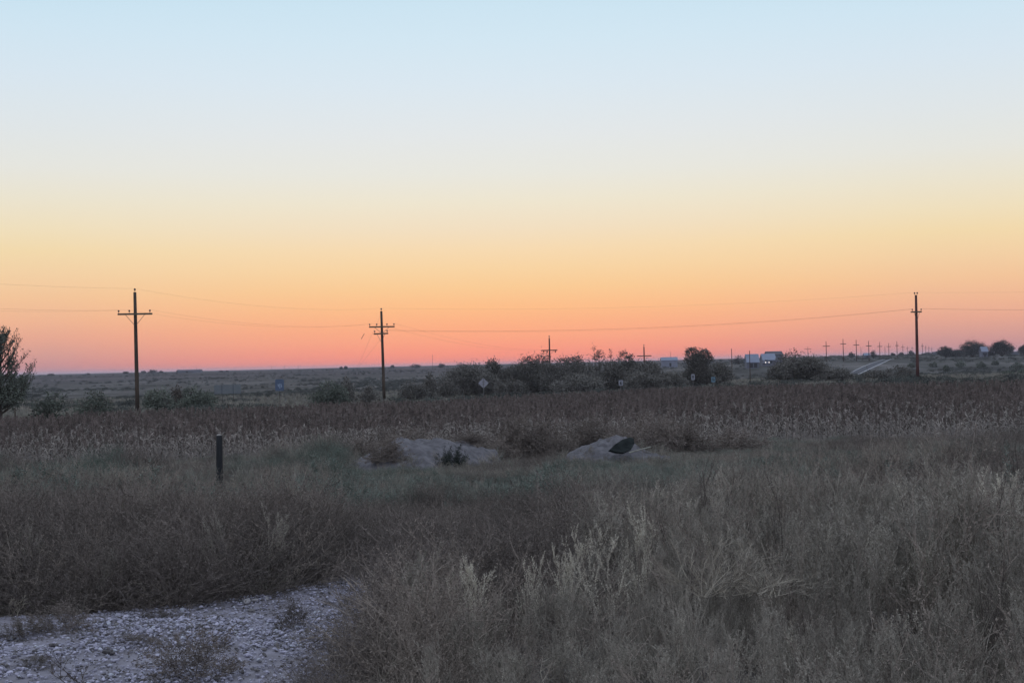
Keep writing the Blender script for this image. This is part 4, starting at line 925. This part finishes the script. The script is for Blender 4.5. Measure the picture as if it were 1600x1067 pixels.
sign('board_sign', 'wide grey blue board on two legs behind the left shrubs', 356, 608, 185, 42, 14, m_grey, False, [(-.42, 0, .02, .96), (.42, 0, .02, .96)], posts=(-.42, .42), pm=m_wood, mm=m_darkm)
# stakes at the far field edge on the left
for px_, top, Yd, lab in [(24, 638, 84, 'thin dark stake under the tree at the left edge'), (357, 632, 96, 'short reddish stake at the far edge of the crop field'), (1258, 622, 95, 'short dark stake standing in the crop below the shrub mass')]:
    X_, z_ = ground_at(px_, Yd); zt = at(px_, top, Yd)[2] - z_; mb = MB(); mb.tube([(0, 0, -.2), (.01, 0, zt * .5), (0, 0, zt)], [.045, .042, .038], 8); mb.tube([(0, 0, zt), (0, 0, zt + .02)], [.038, .02], 8)
    tag(mb.obj('stake', m_wood, loc=(X_, Yd, z_)), lab, 'stake', 'stakes at the field edges')

# ------------------------------------------------------------------ far buildings
m_bw = mat('pale_siding', (.20, .22, .28), (.17, .185, .24), .5, rough=.8)
m_rf = mat('pale_metal_roof', (.20, .235, .32), (.17, .20, .275), .5, rough=.6)
m_rfd = mat('dark_roof', (.09, .09, .11), (.07, .07, .085), .5)
m_bd = mat('dark_opening', (.03, .03, .035), None, 1)
m_bdk = mat('grey_siding', (.13, .14, .18), (.11, .12, .15), .5)
def building(name, label, px_, wpx, top, Yd, D_, wallm, roofm, eave=.6, openings=(), zbase=None, rz=0, over=.3):
    X_, z_ = ground_at(px_, Yd); z_ = z_ if zbase is None else zbase; H = at(px_, top, Yd)[2] - z_; W = wpx / F * Yd; he = H * eave
    root = empty(name, (X_, Yd, z_), rz, label, 'building', 'far farm buildings')
    mb = MB(); Vv = [(-W / 2, -D_ / 2, -.5), (W / 2, -D_ / 2, -.5), (W / 2, D_ / 2, -.5), (-W / 2, D_ / 2, -.5), (-W / 2, -D_ / 2, he), (W / 2, -D_ / 2, he), (W / 2, D_ / 2, he), (-W / 2, D_ / 2, he), (-W / 2, 0, H - .12), (W / 2, 0, H - .12)]
    mb.add(Vv, [(0, 1, 5, 4), (2, 3, 7, 6), (3, 0, 4, 8, 7), (1, 2, 6, 9, 5), (0, 3, 2, 1)]); mb.obj('wall', wallm, root)
    mb = MB(); o_ = over; sl = (H - he) / (D_ / 2)
    for sg in (-1, 1):
        P = [(-W / 2 - o_, sg * (D_ / 2 + o_), he - sl * o_ + .05), (W / 2 + o_, sg * (D_ / 2 + o_), he - sl * o_ + .05), (W / 2 + o_, 0, H), (-W / 2 - o_, 0, H)]; Q = [(x, y, z - .12) for x, y, z in P]
        mb.add(P + Q, [(0, 1, 2, 3), (7, 6, 5, 4), (0, 4, 5, 1), (1, 5, 6, 2), (2, 6, 7, 3), (3, 7, 4, 0)])
    mb.obj('roof', roofm, root)
    for (nm, x, z, ww, hh) in openings:
        q_ = MB(); q_.box((x * W / 2, -D_ / 2 - .02, z * he), (ww, .08, hh)); q_.obj(nm, m_bd, root)
    return root
building('shed', 'long low white building on the skyline left of the tallest tree', 1045.5, 25, 558, 900, 6, m_bw, m_rf, .72, [('door', .1, .35, 1.2, 2.2)])
building('barn', 'pale blue barn behind the slim bare pole', 1175, 19, 553.2, 700, 7, m_bdk, m_rf, .45, [('door', -.3, .4, 1.6, 2), ('door', .4, .4, 1.6, 2)])
building('barn', 'pale gabled barn left of the thin twigged shrub', 1200, 20, 552.5, 720, 8, m_bdk, m_rf, .5, [('window', .3, .6, 1, 1)])
building('barn', 'taller barn with a dark roof behind the gabled one', 1209, 24, 548.8, 790, 9, m_bdk, m_rfd, .72, [('window', -.5, .6, 1.2, 1)])
building('farmhouse', 'pale gabled house between the two large farm trees', 1537, 9, 541.5, 850, 5, m_bdk, m_rf, .6, [('window', -.4, .55, .9, 1.2), ('window', .4, .55, .9, 1.2), ('door', 0, .3, 1, 2)], over=.4)
building('shed', 'small bluish shed left of the round tree above the road', 1354, 9, 551.5, 1000, 4, m_bdk, m_rf, .6, [('door', 0, .35, 1, 1.8)])
building('shed', 'tiny far shed on the skyline right of the reddish pole', 1462, 9, 549.5, 1300, 5, m_bdk, m_rfd, .6)
building('barn', 'long dark roofed farm building on the left skyline', 297, 36, 577.5, 1830, 9, m_bdk, m_rfd, .62, [('door', -.2, .4, 3, 3)])
building('shed', 'tiny pale building on the right skyline past the farm trees', 1586, 8, 549, 950, 4, m_bw, m_rfd, .6)

# ------------------------------------------------------------------ car with headlights on
Yc = 560; Xc, zc = ground_at(1199.5, Yc); zcar = at(1199.5, 566, Yc)[2] - .75
def car():
    root = empty('car', (Xc, Yc, gz(Xc, Yc)), 0, 'distant white pickup with both headlights lit below the pale barns', 'car')
    z0 = 0
    mb = MB(); prof = [(-.0, .35), (0, .95), (1.2, 1.05), (1.9, 1.75), (3.3, 1.75), (3.5, 1.1), (5.4, 1.1), (5.4, .35)]   # y back, z
    k = len(prof); Vv = [(-.95 if z < 1.3 else -.78, y, z0 + z) for y, z in prof] + [(.95 if z < 1.3 else .78, y, z0 + z) for y, z in prof]
    mb.add(Vv, [tuple(range(k)), tuple(range(2 * k - 1, k - 1, -1))] + [(i, i + k, (i + 1) % k + k, (i + 1) % k) for i in range(k)]); mb.obj('body', m_bw, root)
    mb = MB(); mb.add([(-.80, 1.25, 1.14), (.80, 1.25, 1.14), (.70, 1.84, 1.70), (-.70, 1.84, 1.70)], [(0, 1, 2, 3)]); mb.obj('windscreen', m_bd, root)
    for x in (-.88, .88):
        for y in (.9, 4.4):
            q_ = MB(); q_.tube([(x - .12, y, .36), (x + .12, y, .36)], .36, 14); q_.obj('wheel', m_bd, root)
    lm = bpy.data.materials.new('headlight_lit'); lm.use_nodes = True; b = lm.node_tree.nodes['Principled BSDF']; b.inputs['Emission Color'].default_value = (1, .86, .72, 1); b.inputs['Emission Strength'].default_value = 2.5
    for x in (-.68, .68):
        q_ = MB(); q_.tube([(x, -.06, .72), (x, .02, .72)], .14, 12); q_.obj('headlight', lm, root)
    return root
cr_ = car(); cr_.location[2] = max(zcar, gz(Xc, Yc)); 

# ------------------------------------------------------------------ the strip of road climbing the far hill
def on_ground_px(px_, py_, lo=450, hi=1600):
    """first depth where the sight line meets the ground"""
    for Yd in np.linspace(lo, hi, 3000):
        p = at(px_, py_, Yd)
        if p[2] <= gz(p[0], Yd): return p
    return at(px_, py_, hi)
def rect_road():
    L = []; 
    for t in np.linspace(0, 1, 22):
        pyy = 588 - (588 - 560.8) * t; lx = np.interp(pyy, [560.8, 563, 568, 574, 583, 588], [1383, 1376, 1361, 1346, 1328, 1318]); rx = np.interp(pyy, [560.8, 563, 568, 574, 583, 588], [1394, 1389, 1379, 1366, 1347, 1337])
        a = on_ground_px(lx, pyy); b = on_ground_px(rx, pyy); L.append((a, b))
    return L
rr = rect_road()
def strip(name, f0, f1, dz, m_, label):
    mb = MB(); Vv = []
    for a, b in rr:
        for f in np.linspace(f0, f1, 3):
            p = a * (1 - f) + b * f; Vv.append((p[0], p[1], gz(p[0], p[1]) + dz))
    fs = [(3 * i + j, 3 * i + j + 1, 3 * i + j + 4, 3 * i + j + 3) for i in range(len(rr) - 1) for j in range(2)]
    mb.add(Vv, fs); o = mb.obj(name, m_); tag(o, label, None, None, 'structure')
strip('road', 0, 1, .10, mat('asphalt', (.055, .06, .078), (.045, .05, .066), .3), 'strip of asphalt road climbing the far slope')
strip('road_edge_line', -.02, .09, .16, mat('road_line', (.30, .31, .34), None, 1), 'white left edge line of the far road')
strip('road_edge_line', .88, 1.03, .16, bpy.data.materials['road_line'], 'white right edge line of the far road')

def dirt_strip(pts, wid, label):
    mb = MB(); Vv = []
    P = []
    for (x0, y0), (x1, y1) in zip(pts[:-1], pts[1:]):
        for t in np.linspace(0, 1, 14, endpoint=False): P.append((x0 + (x1 - x0) * t, y0 + (y1 - y0) * t))
    for i, (x, y) in enumerate(P):
        w_ = wid * (.6 + .8 * float(noise2(x, y, 4, 95))) * min(1, (i + 1) / 5, (len(P) - i) / 5)
        for f in (-.5, 0, .5): Vv.append((x, y + f * w_, gz(x, y + f * w_) + .05))
    fs = [(3 * i + j, 3 * i + j + 1, 3 * i + j + 4, 3 * i + j + 3) for i in range(len(P) - 1) for j in range(2)]
    mb.add(Vv, fs); tag(mb.obj('dirt_track', m_track), label, None, None, 'structure')
m_track = mat('pale_dirt', (.20, .185, .175), (.13, .122, .118), .5, detail=6)
dirt_strip([(at(p_, 570, y_)[0], y_) for p_, y_ in ((1432, 186), (1480, 190), (1530, 192), (1572, 200))], 9, 'pale bare dirt strip at the foot of the right slope')
dirt_strip([(at(p_, 570, y_)[0], y_) for p_, y_ in ((-60, 106), (60, 112), (150, 118), (235, 124))], 5, 'pale dirt strip along the far left edge of the crop field')
dirt_strip([(at(p_, 570, y_)[0], y_) for p_, y_ in ((1060, 150), (1110, 152), (1170, 158), (1215, 160))], 4, 'pale dirt strip in front of the tallest tree')
# ------------------------------------------------------------------ dusk haze over the plain

HZ = 0.00009
if HZ > 0:
    mb = MB(); zb, zt = -9.5, 14.0; mb.box((0, 4400, (zb + zt) / 2), (19000, 16000, zt - zb)); o = mb.obj('haze', None) if False else None
    me = mb.mesh('haze', []); o = bpy.data.objects.new('haze', me); COL.objects.link(o); tag(o, 'thin bluish dusk haze over the plain', 'haze', None, 'stuff')
    hm = bpy.data.materials.new('haze_air'); hm.use_nodes = True; t = hm.node_tree; t.nodes.remove(t.nodes['Principled BSDF']); pv = t.nodes.new('ShaderNodeVolumePrincipled')
    pv.inputs['Color'].default_value = (.78, .80, .92, 1); pv.inputs['Density'].default_value = HZ; t.links.new(pv.outputs[0], t.nodes['Material Output'].inputs['Volume']); me.materials.append(hm)
    hm.cycles.homogeneous_volume = True if hasattr(hm.cycles, 'homogeneous_volume') else None
